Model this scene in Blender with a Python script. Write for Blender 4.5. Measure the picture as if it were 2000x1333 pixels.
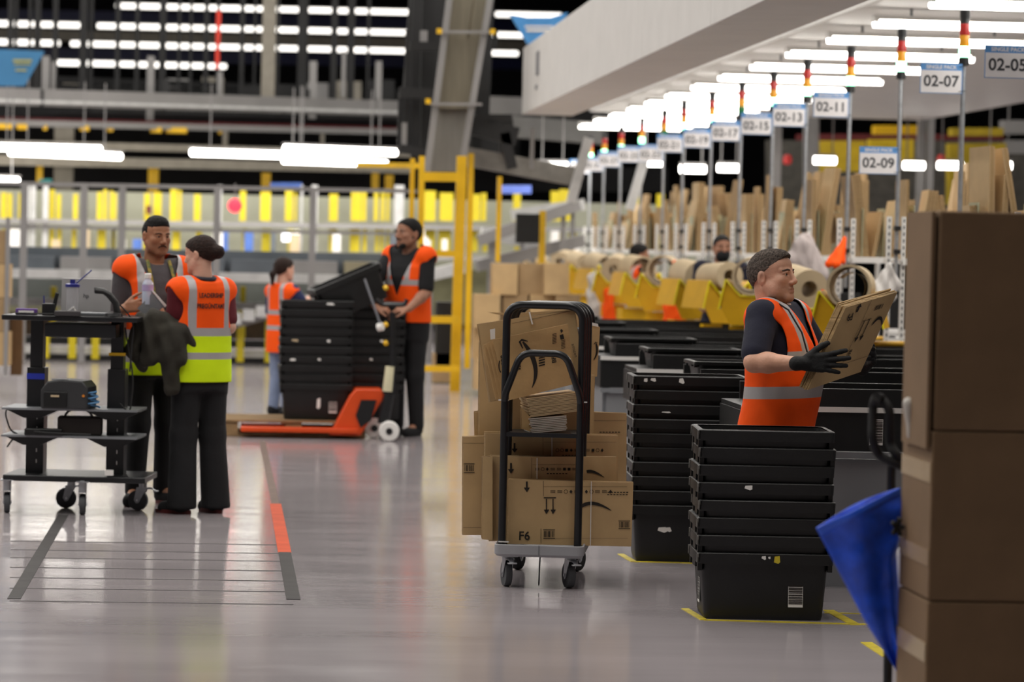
import bpy, bmesh, math, random
import numpy as np
from mathutils import Vector, Matrix, Euler
random.seed(7)
R = math.radians
for o in list(bpy.data.objects): bpy.data.objects.remove(o)
SC = bpy.context.scene; C = SC.collection
# ---------------------------------------------------------------- camera (2000x1333 frame, 108 mm tele, slight roll)
FPX = 6000.0; CH = 1.66
_v = Vector(((510-1000)/FPX, -(464-666.5)/FPX, -1)).normalized()      # world +Y in camera space
_z = Vector((.020, 1, 0)); _z = (_z - _v*_z.dot(_v)).normalized()      # world +Z in camera space
_x = _v.cross(_z)
RC = Matrix((_x, _v, _z))                                             # camera space -> world
cam = bpy.data.cameras.new('camera'); co = bpy.data.objects.new('camera', cam); C.objects.link(co)
cam.sensor_width = 36; cam.lens = FPX/2000*36; cam.clip_end = 400; cam.clip_start = .1
co.matrix_world = Matrix.Translation((0, 0, CH)) @ RC.to_4x4()
cam.dof.use_dof = True; cam.dof.focus_distance = 14.4; cam.dof.aperture_fstop = 3.0
SC.camera = co
def W(u, v, d):                       # photo pixel -> point of the hall at distance d down the aisle
    r = RC @ Vector(((u-1000)/FPX, -(v-666.5)/FPX, -1)); return Vector((0, 0, CH)) + r*(d/r.y)
def G(u, v):                          # photo pixel -> point on the floor
    r = RC @ Vector(((u-1000)/FPX, -(v-666.5)/FPX, -1)); return Vector((0, 0, CH)) + r*(-CH/r.z)
# ---------------------------------------------------------------- light
wd = bpy.data.worlds.new('hall'); SC.world = wd; wd.use_nodes = True
wd.node_tree.nodes['Background'].inputs[0].default_value = (.9, .93, 1, 1)
wd.node_tree.nodes['Background'].inputs[1].default_value = .05
SC.view_settings.view_transform = 'Standard'; SC.view_settings.look = 'None'
SC.view_settings.exposure = 0.0; SC.view_settings.gamma = 1
def area(name, loc, sx, sy, power, col=(1, .96, .90), rot=(0, 0, 0)):
    l = bpy.data.lights.new(name, 'AREA'); l.shape = 'RECTANGLE'; l.size = sx; l.size_y = sy; l.energy = power; l.color = col
    o = bpy.data.objects.new(name, l); C.objects.link(o); o.location = loc; o.rotation_euler = rot; return o
# rows of hall lamps hung under the roof, running down the hall
for x in (-16, -10, -4, 2, 9): area('hall_lamp_row', (x, 32.25, 11), 1.2, 52.5, 2000)
cy = SC.cycles if hasattr(SC, 'cycles') else None
if cy: cy.max_bounces = 6; cy.diffuse_bounces = 3; cy.glossy_bounces = 4; cy.transmission_bounces = 4; cy.transparent_max_bounces = 6; cy.caustics_reflective = False; cy.caustics_refractive = False; cy.sample_clamp_indirect = 4; cy.use_denoising = True
# ---------------------------------------------------------------- materials
def lin(c):
    if isinstance(c, str): c = tuple(int(c[i:i+2], 16)/255 for i in (0, 2, 4))
    return tuple(x/12.92 if x <= .04045 else ((x+.055)/1.055)**2.4 for x in c)
MATS = {}
def mat(name, col, rough=.5, metal=0, var=.12, scale=6, bump=0, bscale=30, emit=0, stretch=None, spec=.5, alpha=1, trans=0, col2=None, sheen=0):
    if name in MATS: return MATS[name]
    m = bpy.data.materials.new(name); m.use_nodes = True; MATS[name] = m
    nt = m.node_tree; N = nt.nodes; L = nt.links; b = N['Principled BSDF']
    c = lin(col); b.inputs['Roughness'].default_value = rough; b.inputs['Metallic'].default_value = metal
    b.inputs['Specular IOR Level'].default_value = spec; b.inputs['Alpha'].default_value = alpha
    b.inputs['Transmission Weight'].default_value = trans
    if sheen: b.inputs['Sheen Weight'].default_value = sheen
    tc = N.new('ShaderNodeTexCoord'); mp = N.new('ShaderNodeMapping'); L.new(tc.outputs['Object'], mp.inputs[0])
    if stretch: mp.inputs['Scale'].default_value = stretch
    n = N.new('ShaderNodeTexNoise'); n.inputs['Scale'].default_value = scale; n.inputs['Detail'].default_value = 5; L.new(mp.outputs[0], n.inputs[0])
    r = N.new('ShaderNodeMapRange'); r.inputs[1].default_value = .3; r.inputs[2].default_value = .7; L.new(n.outputs[0], r.inputs[0])
    x = N.new('ShaderNodeMix'); x.data_type = 'RGBA'; L.new(r.outputs[0], x.inputs[0])
    d = lin(col2) if col2 else tuple(min(1, k*(1+var)) for k in c); e = c if col2 else tuple(k*(1-var) for k in c)
    x.inputs[6].default_value = (*e, 1); x.inputs[7].default_value = (*d, 1); L.new(x.outputs[2], b.inputs['Base Color'])
    if bump:
        n2 = N.new('ShaderNodeTexNoise'); n2.inputs['Scale'].default_value = bscale; n2.inputs['Detail'].default_value = 4; L.new(mp.outputs[0], n2.inputs[0])
        bp = N.new('ShaderNodeBump'); bp.inputs['Strength'].default_value = bump; bp.inputs['Distance'].default_value = .02
        L.new(n2.outputs[0], bp.inputs['Height']); L.new(bp.outputs[0], b.inputs['Normal'])
    if emit:
        b.inputs['Emission Color'].default_value = (*c, 1); b.inputs['Emission Strength'].default_value = emit
    return m
CARD = mat('cardboard', 'bd9f72', .75, var=.10, scale=5, bump=.06, bscale=12)
CARD2 = mat('cardboard_pale', 'cdb288', .75, var=.08, scale=5, bump=.05, bscale=12)
CARD3 = mat('cardboard_dark', 'a08560', .78, var=.12, scale=4, bump=.08, bscale=10)
EDGE = mat('cardboard_edge', '927852', .9, var=.45, scale=1, stretch=(4, 4, 160))
INK = mat('black_print', '241d17', .8, var=.05)
BLK = mat('black_plastic', '0e0f10', .45, var=.25, scale=9, bump=.05, bscale=60)
BLKM = mat('black_metal', '131417', .35, var=.15, scale=20, spec=.6)
RUB = mat('grey_rubber', '4b4d50', .7, var=.1)
DRUB = mat('black_rubber', '1a1a1b', .75, var=.1)
GRYP = mat('grey_plastic', '9b9ca0', .5, var=.06)
GRYM = mat('grey_metal', '86898d', .45, .3, var=.08)
GALV = mat('galvanised', 'b9bcc0', .35, .75, var=.12, scale=25)
CHR = mat('chrome', 'c9cbce', .2, 1, var=.05)
WHM = mat('white_metal', 'dcdad6', .45, var=.04, scale=3)
WHP = mat('white_paper', 'e8e6e2', .7, var=.04)
YEL = mat('yellow_paint', 'e8b80e', .42, var=.08, scale=8)
YELB = mat('bright_yellow', 'f3e20a', .45, var=.06)
ORG = mat('hivis_orange', 'ff5606', .75, var=.07, scale=7, bump=.3, bscale=9, spec=.25)
LIME = mat('hivis_lime', 'd0ee10', .75, var=.05, scale=7, bump=.3, bscale=9, spec=.25)
REFL = mat('reflective_tape', 'a9a5a6', .45, .15, var=.06, bump=.05)
NAVY = mat('navy_cotton', '1b1c2e', .9, var=.15, bump=.25, bscale=14)
BCOT = mat('black_cotton', '101013', .9, var=.2, bump=.3, bscale=10)
KRAFT = mat('kraft_paper', 'c0ac8b', .8, var=.07)
# ---------------------------------------------------------------- mesh builder
class MB:
    def __init__(s): s.v = []; s.f = []; s.m = []; s.mats = []
    def mi(s, m):
        if m is None: return 0
        if m not in s.mats: s.mats.append(m)
        return s.mats.index(m)
    def add(s, vs, fs, m=None, M=None):
        o = len(s.v); k = s.mi(m)
        s.v += [tuple(M @ Vector(p)) for p in vs] if M is not None else [tuple(p) for p in vs]
        s.f += [[i+o for i in f] for f in fs]; s.m += [k]*len(fs); return s
    def box(s, c, d, m=None, M=None, rz=0, ch=0):
        x, y, z = (k/2 for k in d); T = Matrix.Translation(c) @ Matrix.Rotation(rz, 4, 'Z')
        if M is not None: T = M @ T
        if ch:
            return s.prism([(-x+ch, -y), (x-ch, -y), (x, -y+ch), (x, y-ch), (x-ch, y), (-x+ch, y), (-x, y-ch), (-x, -y+ch)], -z, z, m, T)
        vs = [(a, b, e) for e in (-z, z) for b in (-y, y) for a in (-x, x)]
        return s.add(vs, [(0, 2, 3, 1), (4, 5, 7, 6), (0, 1, 5, 4), (2, 6, 7, 3), (0, 4, 6, 2), (1, 3, 7, 5)], m, T)
    def prism(s, pts, z0, z1, m=None, M=None):
        n = len(pts); vs = [(x, y, z0) for x, y in pts]+[(x, y, z1) for x, y in pts]
        return s.add(vs, [tuple(range(n))[::-1], tuple(range(n, 2*n))]+[(i, (i+1) % n, n+(i+1) % n, n+i) for i in range(n)], m, M)
    def cyl(s, p0, p1, r0, r1=None, n=12, m=None, cap=True, M=None):
        return s.tube([p0, p1], [r0, r0 if r1 is None else r1], n, m, cap, M)
    def tube(s, P, r, n=8, m=None, cap=True, M=None, flat=1):
        P = [Vector(p) for p in P]; k = len(P)
        if not isinstance(r, (list, tuple)): r = [r]*k
        vs = []; pu = None
        for i in range(k):
            t = (P[min(i+1, k-1)]-P[max(i-1, 0)]).normalized()
            if pu is None: a = Vector((0, 0, 1)) if abs(t.z) < .9 else Vector((1, 0, 0)); pu = t.cross(a).normalized()
            else:
                pu = pu - t*pu.dot(t); pu.normalize()
            w = t.cross(pu)
            for j in range(n):
                a = 2*math.pi*j/n; vs.append(P[i]+(pu*math.cos(a)+w*math.sin(a)*flat)*r[i])
        fs = [(i*n+j, i*n+(j+1) % n, (i+1)*n+(j+1) % n, (i+1)*n+j) for i in range(k-1) for j in range(n)]
        if cap: fs += [tuple(range(n))[::-1], tuple(range((k-1)*n, k*n))]
        return s.add(vs, fs, m, M)
    def lathe(s, prof, n=20, m=None, M=None, cap=True):      # prof: (r, z)
        vs = [(r*math.cos(2*math.pi*j/n), r*math.sin(2*math.pi*j/n), z) for r, z in prof for j in range(n)]; k = len(prof)
        fs = [(i*n+j, i*n+(j+1) % n, (i+1)*n+(j+1) % n, (i+1)*n+j) for i in range(k-1) for j in range(n)]
        if cap: fs += [tuple(range(n))[::-1], tuple(range((k-1)*n, k*n))]
        return s.add(vs, fs, m, M)
    def sheet(s, fn, nu, nv, m=None, M=None):
        vs = [fn(i/nu, j/nv) for j in range(nv+1) for i in range(nu+1)]
        return s.add(vs, [(j*(nu+1)+i, j*(nu+1)+i+1, (j+1)*(nu+1)+i+1, (j+1)*(nu+1)+i) for j in range(nv) for i in range(nu)], m, M)
    def mesh(s, name, m=None, smooth=40):
        me = bpy.data.meshes.new(name); me.from_pydata(s.v, [], s.f)
        ms = s.mats if s.mats else [m]
        for q in ms: me.materials.append(q)
        me.polygons.foreach_set('material_index', s.m)
        if smooth:
            me.polygons.foreach_set('use_smooth', [True]*len(s.f)); me.update(); me.set_sharp_from_angle(angle=R(smooth))
        me.update(); return me
    def obj(s, name, m=None, parent=None, bev=0, solid=0, smooth=40, loc=None, rz=0):
        return place(name, s.mesh(name, m, smooth), parent, loc, rz, bev, solid)
def place(name, me, parent=None, loc=None, rz=0, bev=0, solid=0):
    o = bpy.data.objects.new(name, me); C.objects.link(o)
    if parent: o.parent = parent
    if loc is not None: o.location = loc
    o.rotation_euler.z = rz
    if solid: q = o.modifiers.new('thickness', 'SOLIDIFY'); q.thickness = solid; q.offset = 0
    if bev: q = o.modifiers.new('edges', 'BEVEL'); q.width = bev; q.segments = 2; q.limit_method = 'ANGLE'; q.angle_limit = R(50)
    return o
def tag(o, label, cat=None, group=None, kind=None):
    o['label'] = label
    if cat: o['category'] = cat
    if group: o['group'] = group
    if kind: o['kind'] = kind
    return o
def empty(name, loc=(0, 0, 0), rz=0, M=None):
    o = bpy.data.objects.new(name, None); C.objects.link(o); o.empty_display_size = .1
    if M is not None: o.matrix_world = M
    else: o.location = loc; o.rotation_euler.z = rz
    return o
def copy_tree(o, parent=None):
    c = o.copy(); C.objects.link(c); c.parent = parent
    if parent is not None: c.matrix_parent_inverse = o.matrix_parent_inverse
    for ch in o.children: copy_tree(ch, c)
    return c
def struct(o): o['kind'] = 'structure'; return o
_txt = {}
def text_mesh(body, size, m, bold=0.0):
    k = (body, size, m.name, bold)
    if k in _txt: return _txt[k]
    cu = bpy.data.curves.new('t', 'FONT'); cu.body = body; cu.size = size; cu.align_x = 'CENTER'; cu.align_y = 'CENTER'; cu.offset = bold; cu.resolution_u = 3
    o = bpy.data.objects.new('t', cu); C.objects.link(o); dg = bpy.context.evaluated_depsgraph_get()
    me = bpy.data.meshes.new_from_object(o.evaluated_get(dg)); me.materials.clear(); me.materials.append(m)
    bpy.data.objects.remove(o); _txt[k] = me; return me
FACE = Matrix.Rotation(R(90), 4, 'X')       # text / print lying in XY -> standing, facing -Y
def arc_tube(pts, r=.05, n=6):              # round the corners of a polyline
    out = [Vector(pts[0])]
    for i in range(1, len(pts)-1):
        a, b, c = Vector(pts[i-1]), Vector(pts[i]), Vector(pts[i+1]); u = (a-b).normalized(); w = (c-b).normalized()
        q = min(r, (a-b).length*.48, (c-b).length*.48)
        for k in range(n+1):
            t = k/n; out.append((b+u*q)*(1-t)**2+b*2*t*(1-t)+(b+w*q)*t*t)
    return out+[Vector(pts[-1])]
# ================================================================ the hall
def floor_mat():
    m = mat('polished_concrete', '9e979a', .12, var=.10, scale=.8, stretch=(.35, 1.6, 1)); nt = m.node_tree; N = nt.nodes; L = nt.links; b = N['Principled BSDF']
    tc = N['Texture Coordinate']
    mp = N.new('ShaderNodeMapping'); mp.inputs['Scale'].default_value = (.9, 3.2, 1); L.new(tc.outputs['Object'], mp.inputs[0])
    n = N.new('ShaderNodeTexNoise'); n.inputs['Scale'].default_value = 1.4; n.inputs['Detail'].default_value = 6; L.new(mp.outputs[0], n.inputs[0])
    r = N.new('ShaderNodeMapRange'); r.inputs[3].default_value = .07; r.inputs[4].default_value = .20; L.new(n.outputs[0], r.inputs[0]); L.new(r.outputs[0], b.inputs['Roughness'])
    n2 = N.new('ShaderNodeTexNoise'); n2.inputs['Scale'].default_value = 3.0; n2.inputs['Detail'].default_value = 3; L.new(mp.outputs[0], n2.inputs[0])
    bp = N.new('ShaderNodeBump'); bp.inputs['Strength'].default_value = .10; bp.inputs['Distance'].default_value = .004; L.new(n2.outputs[0], bp.inputs['Height']); L.new(bp.outputs[0], b.inputs['Normal'])
    b.inputs['Specular IOR Level'].default_value = .5
    return m
fl = MB().box((0, 50, -.1), (70, 120, .2)).obj('floor', floor_mat(), smooth=0); struct(fl)
JNT = mat('floor_joint_dark', '5c5a5a', .6, spec=.2)
for d in (13.9, 14.4, 14.85, 15.3, 15.76, 16.15, 16.6):
    a = W(20, 1100, d); b = W(575-(d-13.9)*7, 1100, d)
    MB().box(((a.x+b.x)/2, d, .001), (b.x-a.x, .008, .002)).obj('joint', JNT, fl, smooth=0)
struct(MB().box((0, 60, 12.1), (70, 140, .2)).obj('ceiling', mat('roof_deck', '8a8a8a', .8), smooth=0))
struct(MB().box((-30, 50, 6), (.3, 120, 12)).obj('wall_left', mat('hall_wall', '77777a', .8), smooth=0))
struct(MB().box((32, 50, 6), (.3, 120, 12)).obj('wall_right', MATS['hall_wall'], smooth=0))
struct(MB().box((0, 108, 6), (70, .3, 12)).obj('wall_back', mat('dark_back_wall', '2a2a2e', .8), smooth=0))
struct(MB().box((0, -9.5, 6), (70, .3, 12)).obj('wall_front', MATS['hall_wall'], smooth=0))
def tape(name, pts, w, m, label):
    P = [G(*p) for p in pts]; mb = MB()
    for a, b in zip(P[:-1], P[1:]):
        t = (b-a).normalized(); n = Vector((-t.y, t.x, 0))*w/2
        mb.add([a-n, b-n, b+n, a+n, *[q+Vector((0, 0, .0025)) for q in (a-n, b-n, b+n, a+n)]], [(4, 5, 6, 7), (0, 1, 5, 4), (1, 2, 6, 5), (2, 3, 7, 6), (3, 0, 4, 7)])
    return tag(mb.obj(name, m, smooth=0), label, 'floor tape')
TG = mat('worn_grey_tape', '474545', .65, spec=.08); TO = mat('orange_tape', 'c8502c', .6, spec=.1); TY = mat('yellow_tape', 'c9b52a', .5, var=.2, scale=14)
tape('floor_tape', [(124, 1006), (27, 1171)], .06, TG, 'dark worn tape strip on floor below the black work cart')
tape('floor_tape', [(556, 1080), (573, 1172)], .065, TG, 'dark grey end of the tape line on open floor')
tape('floor_tape', [(512, 862), (538, 985)], .05, mat('brown_tape', '6b5a52', .6, spec=.1), 'faint brown stretch of tape leading to the wooden pallet')
tape('floor_tape', [(538, 985), (556, 1080)], .07, TO, 'orange tape line on the floor in the open aisle')
tape('floor_tape', [(1338, 1190), (1375, 1212), (1700, 1221)], .035, TY, 'yellow tape outline in front of the nearest tote stack')
tape('floor_tape', [(1610, 1198), (1690, 1200)], .02, TY, 'thin yellow tape beside the nearest tote stack')
tape('floor_tape', [(1618, 1193), (1672, 1222)], .05, TY, 'diagonal yellow tape beside the nearest tote stack')
tape('floor_tape', [(1692, 1256), (1735, 1284)], .05, TY, 'diagonal yellow tape beneath the blue bag')
tape('floor_tape', [(1212, 1083), (1238, 1098), (1360, 1101)], .035, TY, 'yellow tape corner beneath the rear tote stack')
# ================================================================ print helpers: flat ink on a surface at distance d
def ink(parent, polys, d, name='print', m=None):
    mb = MB(); inv = parent.matrix_world.inverted() if parent else None
    for p in polys:
        q = [W(u, v, d) for u, v in p]
        mb.add([inv @ x if inv else x for x in q], [tuple(range(len(p)))])
    o = mb.obj(name, m or INK, parent, smooth=0); o['kind'] = 'stuff'; return o
def bars(u0, v0, u1, v1, n=14, horiz=False, seed=1):
    rr = random.Random(seed); out = []; t = 0; ws = [rr.choice((1, 1, 2, 3)) for _ in range(2*n)]; tot = sum(ws)
    for i, w in enumerate(ws):
        if i % 2 == 0:
            a, b = t/tot, (t+w)/tot
            if horiz: out.append([(u0, v0+(v1-v0)*a), (u1, v0+(v1-v0)*a), (u1, v0+(v1-v0)*b), (u0, v0+(v1-v0)*b)])
            else: out.append([(u0+(u1-u0)*a, v0), (u0+(u1-u0)*b, v0), (u0+(u1-u0)*b, v1), (u0+(u1-u0)*a, v1)])
        t += w
    return out
def rect(u0, v0, u1, v1): return [(u0, v0), (u1, v0), (u1, v1), (u0, v1)]
def arrow_down(u, v0, v1, w, h): return [[(u-w*.3, v0), (u+w*.3, v0), (u+w*.3, v1-h), (u+w, v1-h), (u, v1), (u-w, v1-h), (u-w*.3, v1-h)]]
def curve_band(P, ws):                 # ribbon of varying width along pixel points
    P = [Vector((*p, 0)) for p in P]; k = len(P); q = []
    for i in range(k):
        t = (P[min(i+1, k-1)]-P[max(i-1, 0)]).normalized(); n = Vector((-t.y, t.x, 0))*ws[i]/2; q.append((P[i]+n, P[i]-n))
    return [[(q[i][0].x, q[i][0].y), (q[i+1][0].x, q[i+1][0].y), (q[i+1][1].x, q[i+1][1].y), (q[i][1].x, q[i][1].y)] for i in range(k-1)]
def bez(a, b, c, n=10): return [((1-t)**2*a[0]+2*t*(1-t)*b[0]+t*t*c[0], (1-t)**2*a[1]+2*t*(1-t)*b[1]+t*t*c[1]) for t in [i/n for i in range(n+1)]]
def text_at(parent, body, u, v, d, h, ang=0, m=None, bold=0):
    o = place('lettering', text_mesh(body, h, m or INK, bold), parent)
    M = Matrix.Translation(W(u, v, d)) @ FACE @ Matrix.Rotation(R(ang), 4, 'Z')
    o.matrix_basis = parent.matrix_world.inverted() @ M if parent else M
    return o
# ================================================================ black nesting totes
def ring(hx, hy, z, r, n=4):
    out = []
    for cx, cy_, a0 in ((hx-r, hy-r, 0), (-hx+r, hy-r, 90), (-hx+r, -hy+r, 180), (hx-r, -hy+r, 270)):
        for k in range(n+1): a = R(a0+90*k/n); out.append((cx+r*math.cos(a), cy_+r*math.sin(a), z))
    return out
def loft_rings(mb, rings, m=None, cap=(True, True)):
    n = len(rings[0]); vs = [p for r in rings for p in r]
    fs = [(i*n+j, i*n+(j+1) % n, (i+1)*n+(j+1) % n, (i+1)*n+j) for i in range(len(rings)-1) for j in range(n)]
    if cap[0]: fs.append(tuple(range(n))[::-1])
    if cap[1]: fs.append(tuple(range((len(rings)-1)*n, len(rings)*n)))
    mb.add(vs, fs, m)
_tb = MB(); loft_rings(_tb, [ring(.262, .162, 0, .03), ring(.268, .168, .02, .035), ring(.287, .187, .295, .035), ring(.281, .181, .295, .03), ring(.257, .157, .008, .03)]); TOTE_B = _tb.mesh('tote_body', BLK)
_tr = MB(); loft_rings(_tr, [ring(.288, .188, .252, .03), ring(.304, .204, .252, .02), ring(.306, .206, .297, .02), ring(.302, .202, .301, .02), ring(.283, .183, .301, .03)], cap=(False, False))
for sx in (-1, 1):
    for sy in (-1, 1): _tr.box((sx*.292, sy*.165, .236), (.02, .03, .034))
    _tr.box((sx*.292, 0, .24), (.02, .12, .03))
TOTE_R = _tr.mesh('tote_rim', BLK)
WORN = mat('worn_plastic', '55534f', .6, var=.5, scale=40)
TOTE_C = MB().prism([(-.012, -.02), (.012, -.02), (.012, .02), (-.03, .02), (-.03, .004), (-.012, .004)], -.003, .003, None, Matrix(((0, 0, 1, 0), (1, 0, 0, 0), (0, 1, 0, 0), (0, 0, 0, 1)))).mesh('tote_corner', WORN)
LAB = MB().box((0, 0, 0), (.066, .0015, .128)).mesh('tote_label', WHP, 0)
_lb = MB(); rr = random.Random(3); z = -.05
while z < .058:
    h = rr.choice((.0015, .003, .005)); _lb.box((0, -.0012, z), (.062, .001, h)); z += h+rr.choice((.0018, .003))
LABB = _lb.mesh('tote_label_bars', INK, 0)
def tote(loc, rz, label, group, lab=False, scuff=(), corner=True):
    o = tag(place('storage_tote', TOTE_B, None, loc, rz), label, 'tote', group); place('rim', TOTE_R, o)
    if corner:
        place('worn_corner', TOTE_C, o, (-.305, .192, .277)); place('worn_corner', TOTE_C, o, (-.305, -.192, .277))
    if lab:
        for x, y, r in ((.14, -.1785, 0), (-.278, -.02, -90)):
            l = place('barcode_label', LAB, o, (x, y, .125), R(r)); l.rotation_euler.x = R(-4) if r == 0 else 0; l.rotation_euler.y = 0 if r == 0 else R(0)
            place('barcode_print', LABB, l)
    for k, (x, z, w, h, m) in enumerate(scuff):
        q = random.Random(k*7+int(x*100)); pts = [(x-w/2, z-h/2*q.random()), (x+w*.2, z-h/2), (x+w/2, z-h*.3), (x+w/2*q.random(), z+h/2), (x-w*.4, z+h*.4)]
        y = -.2075 if z > .25 else -.169-.02*(z/.3)-.002
        MB().add([(a, y, b) for a, b in pts]+[(a, y+.002, b) for a, b in pts], [tuple(range(5))]+[(i, i+5, (i+1) % 5+5, (i+1) % 5) for i in range(5)]).obj('sticker_remnant', m, o, smooth=0)
    return o
ORD = ['bottom', 'second', 'third', 'fourth', 'fifth', 'sixth', 'seventh', 'eighth', 'ninth', 'tenth', 'eleventh', 'twelfth', 'thirteenth', 'fourteenth']
def nth(i, n): return 'bottom tote' if i == 0 else 'topmost tote' if i == n-1 else ORD[i]+' tote from the bottom'
rr = random.Random(11)
def tote_stack(loc, rz, n, where, group, pitch=.0785, lab0=True, scuffs={}):
    for i in range(n):
        j = rr.uniform(-.006, .006)
        tote((loc[0]+j, loc[1]+rr.uniform(-.008, .008), loc[2]+i*pitch), rz+R(rr.uniform(-.8, .8)), 'black %s of the stack %s' % (nth(i, n), where), group, i == 0 and lab0, scuffs.get(i, ()))
g = G(1490, 1212); tote_stack((g.x+.01, g.y+.17, 0), R(-3), 8, 'in front of the man holding cardboard', 'totes stacked in front of the man',
    scuffs={0: ((-.01, .282, .02, .018, WHP), (.015, .283, .01, .012, WHP), (.05, .275, .028, .035, TY)), 4: ((-.08, .28, .035, .022, WHP),), 7: ()})
g = G(1344, 1099); tote_stack((g.x+.0, g.y+.17, 0), R(-2), 10, 'behind the loaded trolley', 'totes stacked behind the trolley', pitch=.0755, lab0=False,
    scuffs={0: ((-.13, .17, .05, .03, WHP), (-.1, .172, .04, .025, WHP)), 9: ((-.24, .278, .02, .02, WHP), (-.2, .28, .03, .02, WHP), (-.05, .277, .03, .03, WHP)), 7: ((-.13, .262, .05, .008, WHP),), 4: ((-.27, .2, .03, .03, WHP),)})
# ================================================================ loaded platform trolley
g = G(1052, 1150); TR = empty('platform_trolley', (g.x, g.y, 0), R(-9)); bpy.context.view_layer.update()
tag(TR, 'grey platform trolley with tall black tube hoops loaded with cardboard', 'trolley')
TW, TL, PZ = .215, 1.02, .155
m = MB(); loft_rings(m, [[(x, y+TL/2-.06, z) for x, y, z in ring(TW-.012, TL/2-.012, PZ, .03)], [(x, y+TL/2-.06, z) for x, y, z in ring(TW, TL/2, PZ+.012, .03)], [(x, y+TL/2-.06, z) for x, y, z in ring(TW, TL/2, PZ+.055, .03)], [(x, y+TL/2-.06, z) for x, y, z in ring(TW-.006, TL/2-.006, PZ+.058, .03)], [(x, y+TL/2-.06, z) for x, y, z in ring(TW-.012, TL/2-.012, PZ+.052, .03)], [(x, y+TL/2-.06, z) for x, y, z in ring(TW-.014, TL/2-.014, PZ+.03, .03)]])
m.obj('platform', GRYP, TR)
MB().box((0, -.061, PZ+.033), (.003, .004, .05)).obj('seam', GRYM, TR)
def caster(parent, x, y, rz, r=.063, brake=True, w=.032, top=PZ, hub=GRYP, tyre=RUB):
    c = empty('caster', (x, y, 0), rz); c.parent = parent
    Mx = Matrix.Translation((0, .03, r)) @ Matrix.Rotation(R(90), 4, 'Y')
    MB().lathe([(r*.78, -w/2), (r*.96, -w/2), (r, -w*.3), (r, w*.3), (r*.96, w/2), (r*.78, w/2)], 28, tyre, Mx).obj('tyre', None, c)
    MB().lathe([(r*.78, -w*.42), (r*.6, -w*.25), (r*.25, -w*.3), (r*.22, -w*.6), (r*.22, w*.6), (r*.25, w*.3), (r*.6, w*.25), (r*.78, w*.42)], 24, hub, Mx).obj('hub', None, c)
    f = MB()
    for s in (-1, 1): f.prism([(-.03, r*2+.012), (.035, r*2+.012), (.05, r), (.036, r-.02), (.02, r-.016), (-.005, r*1.5)], s*(w/2+.004)-.0015, s*(w/2+.004)+.0015, GALV, Matrix(((0, 0, 1, 0), (1, 0, 0, 0), (0, 1, 0, 0), (0, 0, 0, 1))))
    f.box((0, 0, r*2+.012), (w+.012, .07, .006), GALV); f.cyl((0, 0, r*2+.012), (0, 0, top+.004), .024, n=14, m=GALV); f.box((0, 0, top-.004), (.075, .09, .006), GALV); f.cyl((-w/2-.01, .03, r), (w/2+.01, .03, r), .008, n=8, m=CHR)
    f.obj('fork', None, c)
    if brake: MB().tube([(0, -.01, r*2+.008), (0, -.05, r*2+.012), (0, -.085, r*2-.004)], [.014, .016, .01], 8, GALV, flat=.4).box((0, -.082, r*2-.004), (.045, .02, .007), GALV).obj('brake_pedal', None, c, bev=.002)
    return c
caster(TR, -.152, .03, R(18)); caster(TR, .152, .03, R(22)); caster(TR, -.152, .86, R(160), brake=False, tyre=DRUB); caster(TR, .152, .86, R(150), brake=False, tyre=DRUB)
HT, HW = 1.365, .183
for i, y in enumerate((.0, .26, .54, .86)):
    hw, ht = HW, HT-.004*i
    MB().tube(arc_tube([(-hw, y, PZ+.03), (-hw, y, ht), (hw, y, ht), (hw, y, PZ+.03)], .085, 8), .019, 14).obj('hoop', BLKM, TR)
MB().tube(arc_tube([(-HW, -.03, .90), (-HW+.005, -.036, .94), (-.107, -.04, 1.135), (.107, -.04, 1.135), (HW-.005, -.036, .94), (HW, -.03, .90)], .055, 7), .017, 12).obj('low_handle', BLKM, TR)
MB().box((0, .0, .74), (HW*2, .03, .02)).box((0, .43, .735), (HW*2-.02, .84, .012)).obj('shelf', BLKM, TR)
MB().tube(arc_tube([(.005, -.02, PZ), (.004, -.035, .1), (.002, -.02, .02)], .03), .014, 8, flat=.25).obj('strap', DRUB, TR)
for x, z, a in ((-HW-.005, .905, 25), (HW+.006, .905, -20), (-HW+.01, .222, 60)): MB().box((x, -.022, z), (.05, .004, .006), M=None).obj('cable_tie', WHP, TR)
bpy.context.view_layer.update()
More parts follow.
